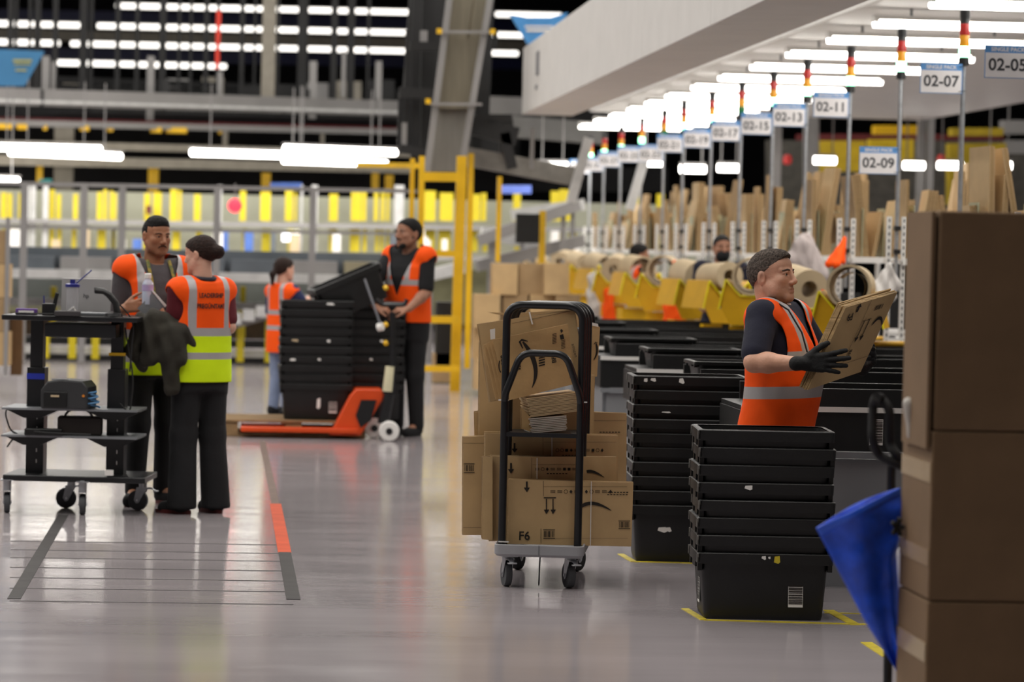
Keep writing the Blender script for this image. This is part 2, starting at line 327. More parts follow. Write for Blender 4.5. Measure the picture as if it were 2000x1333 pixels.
# ---- flat-packed boxes and mailers carried on the trolley
def bundle(name, quad, d, thick, n, label, cat='cardboard', group='cardboard on the trolley', m=None, jit=3, seed=0, skew=(0, 0), edge=None, dd=None):
    """a bundle of n flat sheets; quad = photo corners TL TR BR BL of the front sheet at distance d; skew = shift (m) of the rear sheet; dd = per-corner depth offset"""
    q = random.Random(seed+len(label)); dd = dd or (0, 0, 0, 0)
    base = sum((W(*p, d+e) for p, e in zip(quad, dd)), Vector())/4; root = empty(name, base); tag(root, label, cat, group)
    ms = [m] if m else [CARD, CARD2, CARD, CARD3]
    t = thick/n
    for i in range(n):
        s = i/max(1, n-1); off = Vector((skew[0]*s, 0, skew[1]*s)); j = 0 if i == 0 else jit
        P = [W(u+q.uniform(-j, j), v+q.uniform(-j, j), d+e) - base + off for (u, v), e in zip(quad, dd)]
        nrm = (P[1]-P[0]).cross(P[3]-P[0]).normalized(); nrm = -nrm if nrm.y < 0 else nrm
        A = [p+nrm*(t*i) for p in P]; B = [p+nrm*(t*i+t*.82) for p in P]
        mm = ms[0] if i == 0 else q.choice(ms)
        b = MB().add(A+B, [(0, 3, 2, 1), (4, 5, 6, 7)], mm).add(A+B, [(0, 1, 5, 4), (1, 2, 6, 5), (2, 3, 7, 6), (3, 0, 4, 7)], edge or EDGE)
        b.obj('sheet', None, root, smooth=0)
    bpy.context.view_layer.update(); return root
def string(parent, a, b, d, r=.0022, m=None):
    inv = parent.matrix_world.inverted(); MB().tube([inv @ W(*a, d), inv @ W(*b, d)], r, 6).obj('string', m or WHP, parent)
def icons(parent, u0, u1, v, d, s=1.0, seed=0):
    q = random.Random(seed); P = []; u = u0
    while u < u1:
        k = q.randrange(4); w = 6*s
        if k == 0: P += [rect(u, v-3*s, u+w, v+3*s)]
        elif k == 1: P += [rect(u, v-2.5*s+i*2*s, u+w*1.6, v-1.7*s+i*2*s) for i in range(3)]; w *= 1.6
        elif k == 2: P += curve_band([(u+w/2+3.6*s*math.cos(t*.7), v+3.6*s*math.sin(t*.7)) for t in range(10)], [.9*s]*10)
        else: P += [[(u+w/2, v-4*s), (u+w, v), (u+w/2, v+4*s), (u, v)]]
        u += w+4*s
    return ink(parent, P, d)
D1 = G(1052, 1150).y+.03
b = bundle('box_bundle', [(994, 937), (1237, 944), (1233, 1068), (992, 1063)], D1+.04, .07, 4, 'tied bundle of flat boxes printed F6 at the front of the trolley', jit=1.5, m=CARD)
d = D1+.037
ink(b, arrow_down(1029, 941, 962, 6, 9)+[rect(1062, 972, 1086, 974)]+arrow_down(1067, 975, 1005, 5, 8)[0:0]+[rect(1066.2, 975, 1068.4, 998), rect(1079, 975, 1081.2, 998), [(1062, 996), (1073, 996), (1067, 1005)], [(1075, 996), (1086, 996), (1080, 1005)]]
    +bars(1062, 1038, 1083, 1050, 12)+[rect(1061, 1035, 1084, 1036.4), rect(1061, 1051.5, 1084, 1053)]+bars(1209, 1020, 1230, 1031, 12, seed=2)+[rect(1208, 1017.5, 1231, 1018.8), rect(1208, 1032.5, 1231, 1033.8)]
    +curve_band(bez((1128, 997), (1150, 970), (1194, 998), 12), [2, 5, 6, 6.5, 7, 7, 7, 6.5, 6, 5, 4, 3, 1])+[rect(1061, 940, 1061.6, 970), rect(1061, 951, 1225, 951.5), rect(1056, 1033, 1056.8, 1062), rect(1061, 1052, 1226, 1052.4)], d)
icons(b, 1075, 1190, 961, d, 1, 3); text_at(b, 'F6', 1024, 1048, d, .058, m=INK, bold=.0009)
ink(b, [rect(1187+6*i_, 961.5, 1191+6*i_, 963.1) for i_ in range(7)], d); ink(b, [rect(1186+6*i_, 966, 1190+6*i_, 967.6) for i_ in range(7)], d)
string(b, (1155, 941), (1153, 1066), d-.002)
b = bundle('box_bundle', [(957, 892), (1204, 893), (1204, 1050), (955, 1058)], D1+.16, .08, 4, 'bundle of flat boxes just behind the F6 bundle on the trolley', jit=2)
d = D1+.157
ink(b, arrow_down(998, 905, 926, 6, 9)+curve_band(bez((1146, 922), (1158, 918), (1180, 933)), [6, 6, 6, 6, 5.5, 5, 4.5, 4, 3, 2, 1])+[rect(1038, 895, 1038.6, 935), rect(1040, 908, 1130, 908.4)], d); icons(b, 1045, 1130, 917, d, .9, 8)
ink(b, [rect(1068+6*i_, 925, 1072+6*i_, 926.6) for i_ in range(7)], d)
string(b, (1049, 895), (1049, 936), d-.002)
b = bundle('box_bundle', [(948, 847), (1207, 852), (1207, 1000), (946, 1000)], D1+.30, .09, 5, 'bundle of flat boxes in the middle of the trolley deck', jit=2)
d = D1+.297
ink(b, arrow_down(1005, 866, 885, 6, 8)+[rect(1060, 851, 1060.6, 890), rect(1062, 864, 1203, 864.4)], d); icons(b, 1086, 1180, 880, d, .9, 5); string(b, (1078, 850), (1078, 892), d-.002); ink(b, [rect(1098+6*i_, 889, 1102+6*i_, 890.6) for i_ in range(7)], d)
b = bundle('box_bundle', [(905, 854), (955, 852), (955, 1046), (904, 1046)], D1+.44, .09, 4, 'bundle of boxes jutting out at the left of the trolley deck', jit=1)
ink(b, bars(907, 909, 926, 921, 11, seed=4)+[rect(906, 906, 927, 907.5), rect(906, 923, 927, 924.5), rect(905, 866, 945, 866.5), rect(905, 1031, 945, 1031.5)], D1+.437)
b = bundle('box_bundle', [(943, 893), (962, 893), (962, 1056), (942, 1054)], D1+.13, .05, 6, 'narrow edge-on box bundle beside the left post of the trolley', jit=2)
b = bundle('box_bundle', [(1158, 806), (1224, 808), (1223, 1020), (1158, 1020)], D1+.62, .07, 4, 'bundle of boxes at the rear right of the trolley deck', jit=1)
ink(b, [rect(1160, 822, 1222, 822.5)], D1+.617); ink(b, [rect(1171+6*i_, 844, 1175+6*i_, 845.6) for i_ in range(7)], D1+.617)
b = bundle('box_bundle', [(1146, 631), (1172, 640), (1166, 736), (1147, 732)], D1+.70, .05, 3, 'tall narrow box with a smile arrow right of the trolley hoop', jit=1)
ink(b, curve_band(bez((1164, 671), (1170, 689), (1159, 704), 10), [2, 3.5, 4, 4, 4, 3.8, 3.5, 3, 2.5, 2, .8])+curve_band([(1160, 673), (1163, 669), (1167, 670)], [1.2, 2, 1.2]), D1+.697)
MB().add([W(1154, 630, D1+.695)-b.location, W(1168, 633, D1+.695)-b.location, W(1169, 639, D1+.695)-b.location, W(1155, 636, D1+.695)-b.location], [(0, 1, 2, 3)]).obj('sticker', WHP, b, smooth=0)
b = bundle('box_bundle', [(1147, 733), (1161, 735), (1159, 858), (1147, 858)], D1+.56, .06, 6, 'edge-on bundle standing at the right rear of the trolley shelf', jit=2)
b = bundle('box_bundle', [(938, 668), (990, 660), (990, 857), (936, 850)], D1+.50, .06, 4, 'tall bundle standing behind the left post of the trolley', jit=2)
b = bundle('box_bundle', [(928, 806), (949, 803), (949, 857), (927, 855)], D1+.56, .05, 4, 'short bundle low at the left rear of the trolley', jit=2)
b = bundle('box_bundle', [(1000, 850), (1130, 850), (1130, 770), (1000, 770)], D1+.40, .05, 3, 'dark box bundle under the hoop behind the paper mailers', jit=2, m=CARD3)
b = bundle('box_bundle', [(934, 633), (1122, 606), (1142, 745), (958, 785)], D1+.22, .03, 3, 'large tilted flat box behind the paper mailer on the trolley', jit=3)
ink(b, [[(1000, 632), (1122, 606), (1122, 606.6), (1000, 632.6)]], D1+.217); MB().tube([W(1034, 610, D1+.214)-b.location, W(1040, 634, D1+.214)-b.location], .004, 6).obj('string', WHP, b)
b = bundle('box_bundle', [(955, 612), (1000, 613), (1130, 604), (1132, 640)], D1+.60, .04, 4, 'creased top flap of cardboard at the back of the hoop', jit=3)
MAIL = mat('mailer_paper', 'bf9b68', .7, var=.14, scale=5, bump=.5, bscale=7)
for i in range(4):
    k = i*5
    b = bundle('paper_mailer', [(962-k*1.2, 664+k*.7), (1109-k, 633+k*.4), (1124-k, 750), (992-k*1.6, 783-k*.2)], D1+.10+.02*i, .008, 1, ['brown paper mailer with large smile arrow in front of the pile', 'second brown paper mailer in the tilted pile', 'third brown paper mailer in the tilted pile', 'rearmost brown paper mailer of the tilted pile'][i], 'mailer', 'paper mailers on the trolley', m=MAIL, edge=MAIL)
    if i == 0:
        d = D1+.098
        ink(b, curve_band(bez((1021, 668), (1060, 715), (1039, 758), 14), [3, 6, 7.5, 8.5, 9, 9, 9, 8.5, 8, 7.5, 7, 6, 4.5, 3, 1])+curve_band([(1031, 667), (1019, 664), (1015, 668), (1021, 681)], [1.5, 4, 4, 2])
            +[[(1052+i*0+2*j, 694+5*i), (1064+2*j*0, 691+5*i), (1064.5, 693.5+5*i), (1052.5, 696.5+5*i)] for i in range(5) for j in (0,)]+[[(1012, 700+5*i), (1017, 699+5*i), (1017, 702+5*i), (1012, 703+5*i)] for i in range(5)]
            +[[(1093, 655), (1100, 653), (1102, 662), (1095, 664)], [(1094, 645), (1097, 643), (1100, 647), (1096, 651)]]+[[(1079, 653+3*i), (1087, 651+3*i), (1087, 652.2+3*i), (1079, 654.2+3*i)] for i in range(7)]+[[(1096, 666+3*i), (1104, 664+3*i), (1104, 665+3*i), (1096, 667+3*i)] for i in range(6)]+[[(1113, 733), (1118, 732), (1118, 738), (1113, 739)]], d)
        text_at(b, 'BP1', 1082, 700, d, .03, 98, bold=.0005); text_at(b, 'amazon', 982, 715, d, .034, 98, bold=.0006); text_at(b, 'amazon', 1122, 685, d, .022, -75)
        ink(b, curve_band(bez((976, 705), (972, 718), (978, 728)), [2]*11), d)
for i in range(5):
    k = i*4
    b = bundle('paper_mailer', [(958-k, 668+k*.8), (985, 660), (992, 782), (978-k*.6, 782-k*.4)], D1+.19+.012*i, .006, 1, 'narrow mailer in the fan at the left of the trolley, %s from the front' % ORD[i].replace('bottom', 'first'), 'mailer', 'fanned mailers left of the hoop', m=MAIL, edge=MAIL)
MB().add([W(957, 644, D1+.185)-b.location, W(967, 642, D1+.185)-b.location, W(967, 662, D1+.185)-b.location, W(958, 664, D1+.185)-b.location], [(0, 1, 2, 3)]).obj('sticker', WHP, b, smooth=0)
def pad_stack(x0, x1, v0, v1, n, tilt, what, mm, ee):
    """pile of padded mailers lying on the trolley shelf, long edges to the viewer; each is a thing"""
    q = random.Random(n)
    for i in range(n):
        t = i/n; v = v1+(v0-v1)*t; a = W(x0+q.uniform(-2, 2)-6*t, v, D1+.09); base = a.copy(); c = W(x1+q.uniform(-2, 2)+2*t, v-tilt, D1+.09)-base; a = Vector()
        h = abs(v1-v0)*.00245/n*.75
        def f(p): return p+Vector((-.02, .22, .002))
        A = [a, c, f(c), f(a)]; B = [p+Vector((0, 0, h)) for p in A]
        o = MB().add(A+B, [(3, 2, 1, 0), (4, 5, 6, 7)], mm).add(A+B, [(0, 1, 5, 4), (1, 2, 6, 5), (2, 3, 7, 6), (3, 0, 4, 7)], ee).obj('padded_mailer', None, None, smooth=0, loc=base)
        tag(o, '%s, %s in the pile on the trolley shelf' % (what, 'lowest' if i == 0 else 'topmost' if i == n-1 else ORD[i]+' from the bottom'), 'mailer', what+'s piled on the trolley shelf')
WEDGE = mat('white_paper_edge', 'cfc6b8', .8, var=.2)
pad_stack(1036, 1127, 778, 816, 14, 12, 'brown padded mailer', MAIL, CARD2)
pad_stack(1039, 1106, 817, 847, 9, 6, 'white-edged mailer', MAIL, WEDGE)
b = bundle('paper_mailer', [(1018, 798), (1037, 816), (1040, 845), (1020, 838)], D1+.1, .05, 5, 'folded mailers curling at the left of the shelf pile', 'mailer', jit=2, m=MAIL)
b = bundle('box_bundle', [(1128, 770), (1137, 762), (1137, 826), (1128, 824)], D1+.1, .02, 2, 'white sheet edge beside the right post on the trolley', 'paper', m=WHP, jit=1)
# ================================================================ pack stations along the right
def PX(p):
    q = RC.inverted() @ (Vector(p)-Vector((0, 0, CH))); return 1000-FPX*q.x/q.z, 666.5+FPX*q.y/q.z
def depth_for(u, x, z):
    d = x*FPX/(u-510)
    for _ in range(6): d *= (PX((x, d, z))[0]-510)/(u-510)
    return d
SX = 4.88; STN = []
LENS = {'red': mat('red_lens', 'b3201c', .25, spec=.6, trans=.0), 'amber': mat('amber_lens', 'e39a10', .25, spec=.6), 'green': mat('green_lens', '0e6b35', .25), 'lit': mat('green_lens_lit', '9dffc4', .3, emit=5)}
BEAC = {'cap': MB().lathe([(.032, .295), (.036, .3), (.033, .32), (.036, .345), (.037, .385), (.03, .39)], 20).mesh('c', BLKM), 'red_lens': MB().lathe([(.036, .215), (.037, .225), (.034, .255), (.036, .29), (.034, .295)], 20).mesh('r', LENS['red']),
        'amber_lens': MB().lathe([(.036, .137), (.037, .147), (.034, .175), (.036, .21), (.034, .215)], 20).mesh('a', LENS['amber']), 'green_lens': MB().lathe([(.036, .06), (.038, .07), (.038, .125), (.036, .137)], 20).mesh('g', LENS['green']), 'base': MB().lathe([(.02, 0), (.037, .004), (.037, .058), (.034, .06)], 20).mesh('b', BLKM)}
BEAC['lit'] = MB().lathe([(.036, .06), (.038, .07), (.038, .125), (.036, .137)], 20).mesh('g', LENS['lit'])
BLUE = mat('sign_blue', '5a93d0', .5, var=.02); SIGNW = mat('sign_white', 'e4e1e2', .5, var=.02); DTX = mat('sign_text', '3a3b40', .6)
SG_P = MB().box((0, 0, 0), (.297, .004, .21)).mesh('sp', BLUE, 0); SG_F = MB().box((0, -.0026, -.022), (.288, .002, .157)).mesh('sf', SIGNW, 0)
TIE = MB().cyl((0, 0, 0), (.05, -.012, .006), .0022, n=6).mesh('tie', BLKM)
POST = MB()
POST.box((0, 0, .035), (.038, .028, 1.93)); POSTM = POST.mesh('post', WHM, 0)
SLOT = MB()
for k in range(36): SLOT.box((0, -.0145, .97-k*.052), (.012, .002, .026))
SLOTM = SLOT.mesh('slots', DTX, 0)
us = [(2018, 16, 123, '02-05', 1), (1884, 20, 155, '02-07', 1), (1761, 56, 315, '02-09', 1), (1662, 90, 206, '02-11', 1), (1577, 116, 226, '02-13', 1), (1511, 140, 243, '02-15', 1), (1449, 160, 257, '02-17', 0), (1391, 180, 271, '02-19', 1), (1336, 198, 281, '02-21', 1), (1298, 214, 300, '02-23', 0), (1254, 230, 302, '02-25', 1), (1214, 247, 312, '02-27', 1), (1181, 258, 321, '02-29', 1), (1154, 266, 326, '02-31', 1)]
CLAMP = MB().box((0, -.006, 0), (.05, .06, .035)).mesh('clamp', BLKM, 0)
YT = mat('holder_yellow', 'd6a40c', .45, var=.1, scale=6)
def holder_mesh():
    """sheet-metal trough for a paper roll: V profile with folded-down wings, run front (-y) to back"""
    P = [(-.255, -.19), (-.20, .06), (-.075, -.075), (.075, -.075), (.20, .06), (.255, -.19)]; t = .008; mb = MB(); L0, L1 = -.22, .22
    for a, b in zip(P[:-1], P[1:]):
        n = Vector((-(b[1]-a[1]), b[0]-a[0])).normalized()*t
        mb.prism([a, b, (b[0]+n.x, b[1]+n.y), (a[0]+n.x, a[1]+n.y)], L0, L1, None, Matrix(((1, 0, 0, 0), (0, 0, 1, 0), (0, 1, 0, 0), (0, 0, 0, 1))))
    return mb.mesh('trough', YT, 30)
TRO = holder_mesh()
_M = Matrix(((1, 0, 0, 0), (0, 0, 1, 0), (0, 1, 0, 0), (0, 0, 0, 1)))
PLT = MB().prism([(-.20, .052), (-.075, -.083), (.075, -.083), (.20, .052), (.25, -.14), (.16, -.32), (-.16, -.32), (-.25, -.14)], -.206, -.2, None, _M).mesh('plate', YT, 0)
RIMM = MB()
for a, b in zip([(-.255, -.19), (-.20, .062), (-.075, -.073), (.075, -.073), (.20, .062)], [(-.20, .062), (-.075, -.073), (.075, -.073), (.20, .062), (.255, -.19)]): RIMM.cyl((a[0], -.22, a[1]), (b[0], -.22, b[1]), .008, n=6)
RIMM = RIMM.mesh('rolled_rim', YELB)
TRAY = MB().box((0, -.05, -.40), (.34, .012, .14)).box((-.165, .05, -.40), (.012, .2, .14)).box((.165, .05, -.40), (.012, .2, .14)).box((0, .05, -.465), (.34, .2, .012)).mesh('tray', YEL, 0)
def roll_mesh(r, ri, L, spiral):
    mb = MB(); mb.lathe([(ri, -L/2), (r, -L/2), (r, L/2), (ri, L/2), (ri, -L/2)], 30, KRAFT, Matrix.Rotation(R(90), 4, 'X'), cap=False)
    if spiral:
        pts = []
        for k in range(26):
            a = R(200+k*12); q = ri*(.98-.012*k); pts.append((q*math.cos(a), q*math.sin(a)))
        mb.sheet(lambda u, v: (pts[min(25, int(u*25))][0], -L*.45+v*L*.9, pts[min(25, int(u*25))][1]), 25, 1, KRAFT)
    return mb.mesh('roll', None, 40)
ROLLS = [roll_mesh(.155, .135, .42, True), roll_mesh(.15, .065, .42, False), roll_mesh(.13, .06, .44, False)]
SHEET = {}
def sheet_mesh(L, H, t, m):
    k = (L, H, t, m.name)
    if k not in SHEET:
        b = MB(); n = max(2, int(t/.012)); s = t/n
        for i in range(n):
            x = i*s; jj = .012*((i*37) % 5)/5; A = [(x, 0, 0), (x, L, 0), (x, L-jj, H-jj), (x, jj, H-jj*.5)]; B = [(p[0]+s*.8, p[1], p[2]) for p in A]
            b.add(A+B, [(0, 1, 2, 3), (7, 6, 5, 4)], m).add(A+B, [(0, 4, 5, 1), (1, 5, 6, 2), (2, 6, 7, 3), (3, 7, 4, 0)], EDGE if i % 2 else CARD3)
        me = b.mesh('bundle', None, 0); SHEET[k] = me
    return SHEET[k]
DIVM = mat('pale_green_plastic', 'aeb296', .4, var=.05)
DIV = MB().box((0, .15, .21), (.004, .3, .42)).mesh('divider', DIVM, 0)
qs = random.Random(21); LK = ['leaning left', 'standing upright', 'leaning right']
for si, (u, vt, vs, num, lit) in enumerate(us):
    d = depth_for(u, SX, 3.2); bu = 0
    near = si < 7
    # stack light on its pole
    bc = empty('stack_light', (SX, d, 0)); tag(bc, 'tall stack light on the steel pole of sign %s' % num, 'stack light', 'stack lights along the pack stations')
    zt = W(u, vt, d).z; zb = zt-.39
    for k, nm in (('cap', 'cap'), ('red_lens', 'red_lens'), ('amber_lens', 'amber_lens'), ('lit' if lit else 'green_lens', 'green_lens'), ('base', 'base')): place(nm, BEAC[k], bc, (0, 0, zb))
    MB().cyl((0, 0, 1.35), (0, 0, zb), .017, n=14).obj('pole', GALV, bc)
    for z in (1.66, 1.84): place('clamp', CLAMP, bc, (0, 0, z))
    # sign
    if num: 
        z = W(u, vs, d).z; sg = empty('station_sign', (SX-.165, d-.03, z)); tag(sg, 'white and blue sign reading single pack %s' % num, 'sign', 'pack station signs')
        place('plate', SG_P, sg); place('face', SG_F, sg)
        h = place('heading', text_mesh('SINGLE PACK', .036, SIGNW, .001), sg, (0, -.004, .078)); h.rotation_euler.x = R(90)
        n = place('number', text_mesh(num, .108, DTX, .0022), sg, (0, -.005, -.022)); n.rotation_euler.x = R(90)
        if near:
            for zz in (.085, -.09): place('cable_tie', TIE, sg, (.125, -.004, zz))
    # shelf rack: perforated uprights, shelf, dividers
    rk = empty('shelf_rack', (SX, d, 0)); tag(rk, 'white perforated rack for flat boxes behind sign %s' % num, 'rack', 'racks along the pack stations')
    for x in (-.058, .058):
        p = place('upright', POSTM, rk, (x, .02, .93)); s = place('slots', SLOTM, p); s['kind'] = 'stuff'
    MB().box((.62, .35, 1.585), (1.15, .75, .02)).box((.62, -.03, 1.585), (1.15, .012, .05)).obj('shelf', WHM, rk, smooth=0)
    MB().box((.62, .35, .92), (1.3, .75, .03)).obj('desk', WHM, rk, smooth=0)
    MB().box((1.2, .7, 1.0), (.04, .04, 2.0)).obj('rear_upright', WHM, rk, smooth=0)
    for k in range(4): place('divider', DIV, rk, (.14+.2*k, .02+.1*(k % 2), 1.6))
    if near:
        mo = empty('monitor', (SX+.35, d+.1, .936)); tag(mo, 'black monitor on the white desk under rack %s' % num, 'monitor', 'monitors at the stations'); MB().box((0, 0, .21), (.42, .04, .26)).obj('screen', BLK, mo, bev=.006); MB().box((0, .03, .05), (.05, .03, .1)).box((0, .02, .006), (.2, .14, .012)).obj('stand', BLK, mo)
        tr_ = empty('tape_dispenser', (SX+.14, d-.0, .936)); tag(tr_, 'small green dispenser on the white desk under rack %s' % num, 'dispenser', 'green dispensers at the stations'); MB().lathe([(.001, 0), (.028, .002), (.028, .1), (.015, .12)], 14).obj('body', mat('green_plastic', '1f8a5a', .5), tr_); MB().lathe([(.016, .12), (.016, .15), (.01, .155)], 12).obj('cap', BLKM, tr_)
    nb = 8 if si < 9 else 6; xx = .08
    for k in range(nb):
        t = qs.choice((.03, .045, .06, .08)); H = qs.choice((.4, .5, .55, .62, .7, .82)); L = qs.choice((.4, .5, .6)); le = qs.choice((-1, 0, 0, 1)); mm = qs.choice((CARD, CARD2, CARD2, CARD3))
        o = place('box_bundle', sheet_mesh(L, H, t, mm), None, (SX+xx+(.05 if le < 0 else 0), d+.03+.05*qs.random(), 1.60), R(qs.uniform(-8, 4)))
        o.rotation_euler.y = R(9*le+qs.uniform(-2, 2)); xx += t+qs.uniform(.025, .07)+(.04 if le else 0)
        tag(o, 'flat cardboard bundle %s on rack %s, %s beside its pole' % (LK[le+1], num, ORD[k].replace('bottom', 'first')), 'cardboard', 'flat boxes on the station racks')
    # roll holder
    if si >= 1:
        hx = 4.12; hd = d+qs.uniform(-.1, .25); hz = 1.31+qs.uniform(-.03, .03); rz = R((14, -16, 10, -12, 18)[si % 5])
        h = empty('roll_holder', (hx, hd, hz), rz); tag(h, 'yellow V-shaped paper roll holder at station %s' % num, 'roll holder', 'yellow roll holders')
        place('trough', TRO, h); place('front_plate', PLT, h); place('rolled_rim', RIMM, h); place('tray', TRAY, h); MB().tube([(.15, .1, -.3), (.72, .1-math.sin(rz)*.7+(d-hd)*.6, -.3)], .02, 8, YT).obj('arm', None, h)
        rl = place('paper_roll', ROLLS[(0, 0, 1, 0, 2, 1)[si % 6]], None, (hx, hd-.03, hz+.095), rz); tag(rl, 'brown kraft paper roll lying in the yellow holder at station %s' % num, 'paper roll', 'kraft paper rolls')
        rl.rotation_euler.x = R(qs.uniform(-5, 8))
    STN.append((d, num))
# ================================================================ pack benches jutting into the aisle
GPAN = mat('grey_panel', '8b8d90', .4, .2, var=.06, scale=2)
BB = {'top': MB().box((1.2, 0, .878), (2.38, .72, .02)).mesh('tp', BLK, 0), 'edge_rail': MB().box((1.2, -.365, .878), (2.4, .012, .026)).mesh('er', WHM, 0), 'guard': MB().box((1.25, -.35, .935), (2.3, .03, .09)).box((1.25, .33, .935), (2.3, .03, .09)).mesh('g', BLK, 0), 'skirt': MB().box((1.2, -.35, .77), (2.38, .02, .19)).box((.012, 0, .77), (.02, .7, .19)).mesh('sk', BLK, 0),
      'lower_rail': MB().box((1.2, -.352, .655), (2.4, .05, .03)).mesh('lr', GRYM, 0), 'side_panel': MB().box((1.2, -.34, .32), (2.3, .02, .63)).mesh('sp', GPAN, 0), 'end_leg': MB().box((.05, 0, .44), (.05, .6, .87)).mesh('el', GRYM, 0)}
for k, dd in enumerate((15.25, 17.35, 19.45, 21.5, 23.6, 25.7, 27.8)):
    bn = empty('pack_bench', (2.36, dd, 0)); tag(bn, 'black and grey pack bench, %s from the camera' % ORD[k].replace('bottom', 'first'), 'bench', 'pack benches')
    for nm, me in BB.items(): place(nm, me, bn)
    if k: 
        t = tote((2.75, dd+.0, .89), 0, 'squashed black tote on the pack bench, %s from the camera' % ORD[k], 'squashed totes on the benches', False, ()); t.scale = (1, 1, .42); t.name = 'shallow_tray'; t['category'] = 'tray'  # tote flattened to the strip that shows above a recessed bench
_B0 = bpy.data.objects['pack_bench']
l = place('barcode_label', LAB, _B0, (W(1712, 850, 14.88).x-2.36, -.362, .77)); place('barcode_print', LABB, l)
#lb = tote((3.02, 14.62, .60), 0, 'black tote with barcode label in front of the nearest bench', 'totes on the benches', False, ()); 
# ================================================================ white conveyor deck and its lamps above the stations
dk = empty('conveyor_deck', (0, 0, 0)); tag(dk, 'wide white overhead conveyor deck above the pack stations', 'conveyor')
for k in range(18):
    y0 = 12+1.9*k
    MB().box((7.45, y0+.95, 4.12), (5.1, 1.89, .9)).obj('panel', WHM, dk, bev=.008)
for k in range(9): MB().box((4.95, 13.5+4*k, 7.3), (.06, .06, 5.5)).obj('hanger_rod', GRYM, dk)
dt = empty('conveyor_casing', (0, 0, 0)); tag(dt, 'long white sheet-metal conveyor casing hanging left of the lamps', 'conveyor')
for k in range(8):
    y0 = 36.0-3.8*(k+1)
    MB().box((3.32, y0+1.9, 3.56), (.6, 3.79, .78)).obj('panel', WHM, dt, bev=.006)
mk = mat('faded_print', '77777a', .6)
MB().box((3.015, 34.0, 3.66), (.012, .32, .26)).obj('marking', mk, dt); MB().box((3.015, 34.1, 3.40), (.012, .2, .05)).obj('marking', mk, dt)
for k in range(5): MB().box((4.3, 9+6.4*k, 3.9), (1.4, .08, .08)).obj('bracket', GRYM, dt)
LAMP = mat('lamp_tube', 'fffaf2', .5, emit=9)
LH = MB().box((0, 0, .06), (1.84, .12, .035)).box((-.9, 0, .05), (.04, .14, .06)).box((.9, 0, .05), (.04, .14, .06)).mesh('housing', WHM, 0); LT = MB().tube([(-.915, 0, .012), (.915, 0, .012)], .045, 12, flat=.8).mesh('tube', LAMP)
HNG = MB().box((0, 0, .125), (.02, .02, .12)).mesh('hanger', GRYM, 0)
def tube_lamp(loc, rz, label, group, sc=1):
    l = empty('tube_lamp', loc, rz); tag(l, label, 'lamp', group); place('housing', LH, l); place('tube', LT, l)
    for x in (-.6, .6): place('hanger', HNG, l, (x, 0, 0))
    l.scale = (sc, 1, 1); return l
for k, (u, v) in enumerate(((1940, -40), (1815, 4), (1705, 37), (1615, 70), (1535, 97), (1465, 118), (1403, 141), (1350, 161), (1300, 180), (1260, 194), (1225, 209), (1190, 222), (1160, 232), (1131, 241))):
    dd = depth_for(u, 5.0, 3.55)
    tube_lamp((5.92, dd, 3.53), 0, 'bright tube lamp under the white deck, %s from the camera' % (ORD+['thirteenth', 'fourteenth'])[k].replace('bottom', 'first'), 'tube lamps above the stations')
area('station_lamps', (5.92, 33, 3.45), 1.8, 28, 520)
# ================================================================ far hall: mezzanine, storage wall, barrier, chute
def beam(parent, name, a, b, h, t, m, bev=0):
    """straight member between two points given as (u, v, d); h = height in metres, t = depth"""
    A, B = W(*a), W(*b); mid = (A+B)/2; v = B-A; L = v.length; M = v.to_track_quat('X', 'Z').to_matrix().to_4x4()
    base = parent.location if parent else Vector()
    return MB().box((0, 0, 0), (L, t, h), M=Matrix.Translation(mid-base) @ M).obj(name, m, parent, bev, smooth=0)
def colm(parent, name, u, v0, v1, d, wpx, m, t=None):
    A, B = W(u, v0, d), W(u, v1, d); w = wpx*d/FPX; base = parent.location if parent else Vector(); t = t or w
    return MB().box(Vector((A.x, d, (A.z+B.z)/2))-base, (w, t, abs(A.z-B.z))).obj(name, m, parent, smooth=0)
def plate(parent, name, quad, d, t, m):
    base = parent.location if parent else Vector(); P = [W(*p, d)-base for p in quad]; Q = [p+Vector((0, t, 0)) for p in P]; n = len(P)
    return MB().add(P+Q, [tuple(range(n))[::-1], tuple(range(n, 2*n))]+[(i, (i+1) % n, n+(i+1) % n, n+i) for i in range(n)]).obj(name, m, parent, smooth=0)
def dS(u, d0, d1): return d0+(d1-d0)*u/800            # far structures run obliquely: right end is farther
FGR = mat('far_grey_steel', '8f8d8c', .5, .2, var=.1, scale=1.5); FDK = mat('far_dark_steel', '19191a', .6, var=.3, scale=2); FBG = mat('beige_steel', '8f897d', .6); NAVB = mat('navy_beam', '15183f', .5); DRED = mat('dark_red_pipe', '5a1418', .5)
PALE = mat('pale_panel', 'a2a493', .5, var=.08, scale=1); OLV = mat('olive_bins', '6b6a4e', .7, var=.3, scale=3); YPO = mat('yellow_post_far', 'dcc81c', .5, var=.05); GBL = mat('grey_blue_panel', '5d646b', .5, var=.2, scale=1.2); WHC = mat('white_conveyor', 'c4c4c3', .45)
mz = empty('mezzanine', W(0, 712, 50)*1); mz.location.z = 0; tag(mz, 'steel mezzanine of beams and columns across the far hall', 'mezzanine')
MZ = lambda u, v: (u, v, dS(u, 50, 55))
beam(mz, 'fascia', MZ(-40, 187), MZ(790, 213), .27, .3, FGR); beam(mz, 'lip', MZ(-40, 196), MZ(790, 221), .05, .34, WHC)
beam(mz, 'red_pipe', MZ(-40, 230), MZ(775, 250), .035, .05, DRED); beam(mz, 'cable_tray', MZ(-40, 239), MZ(775, 258), .1, .2, FGR); beam(mz, 'cross_beam', MZ(-40, 280), MZ(800, 301), .12, .2, FBG); beam(mz, 'lower_beam', MZ(-40, 312), MZ(800, 330), .16, .2, FBG)
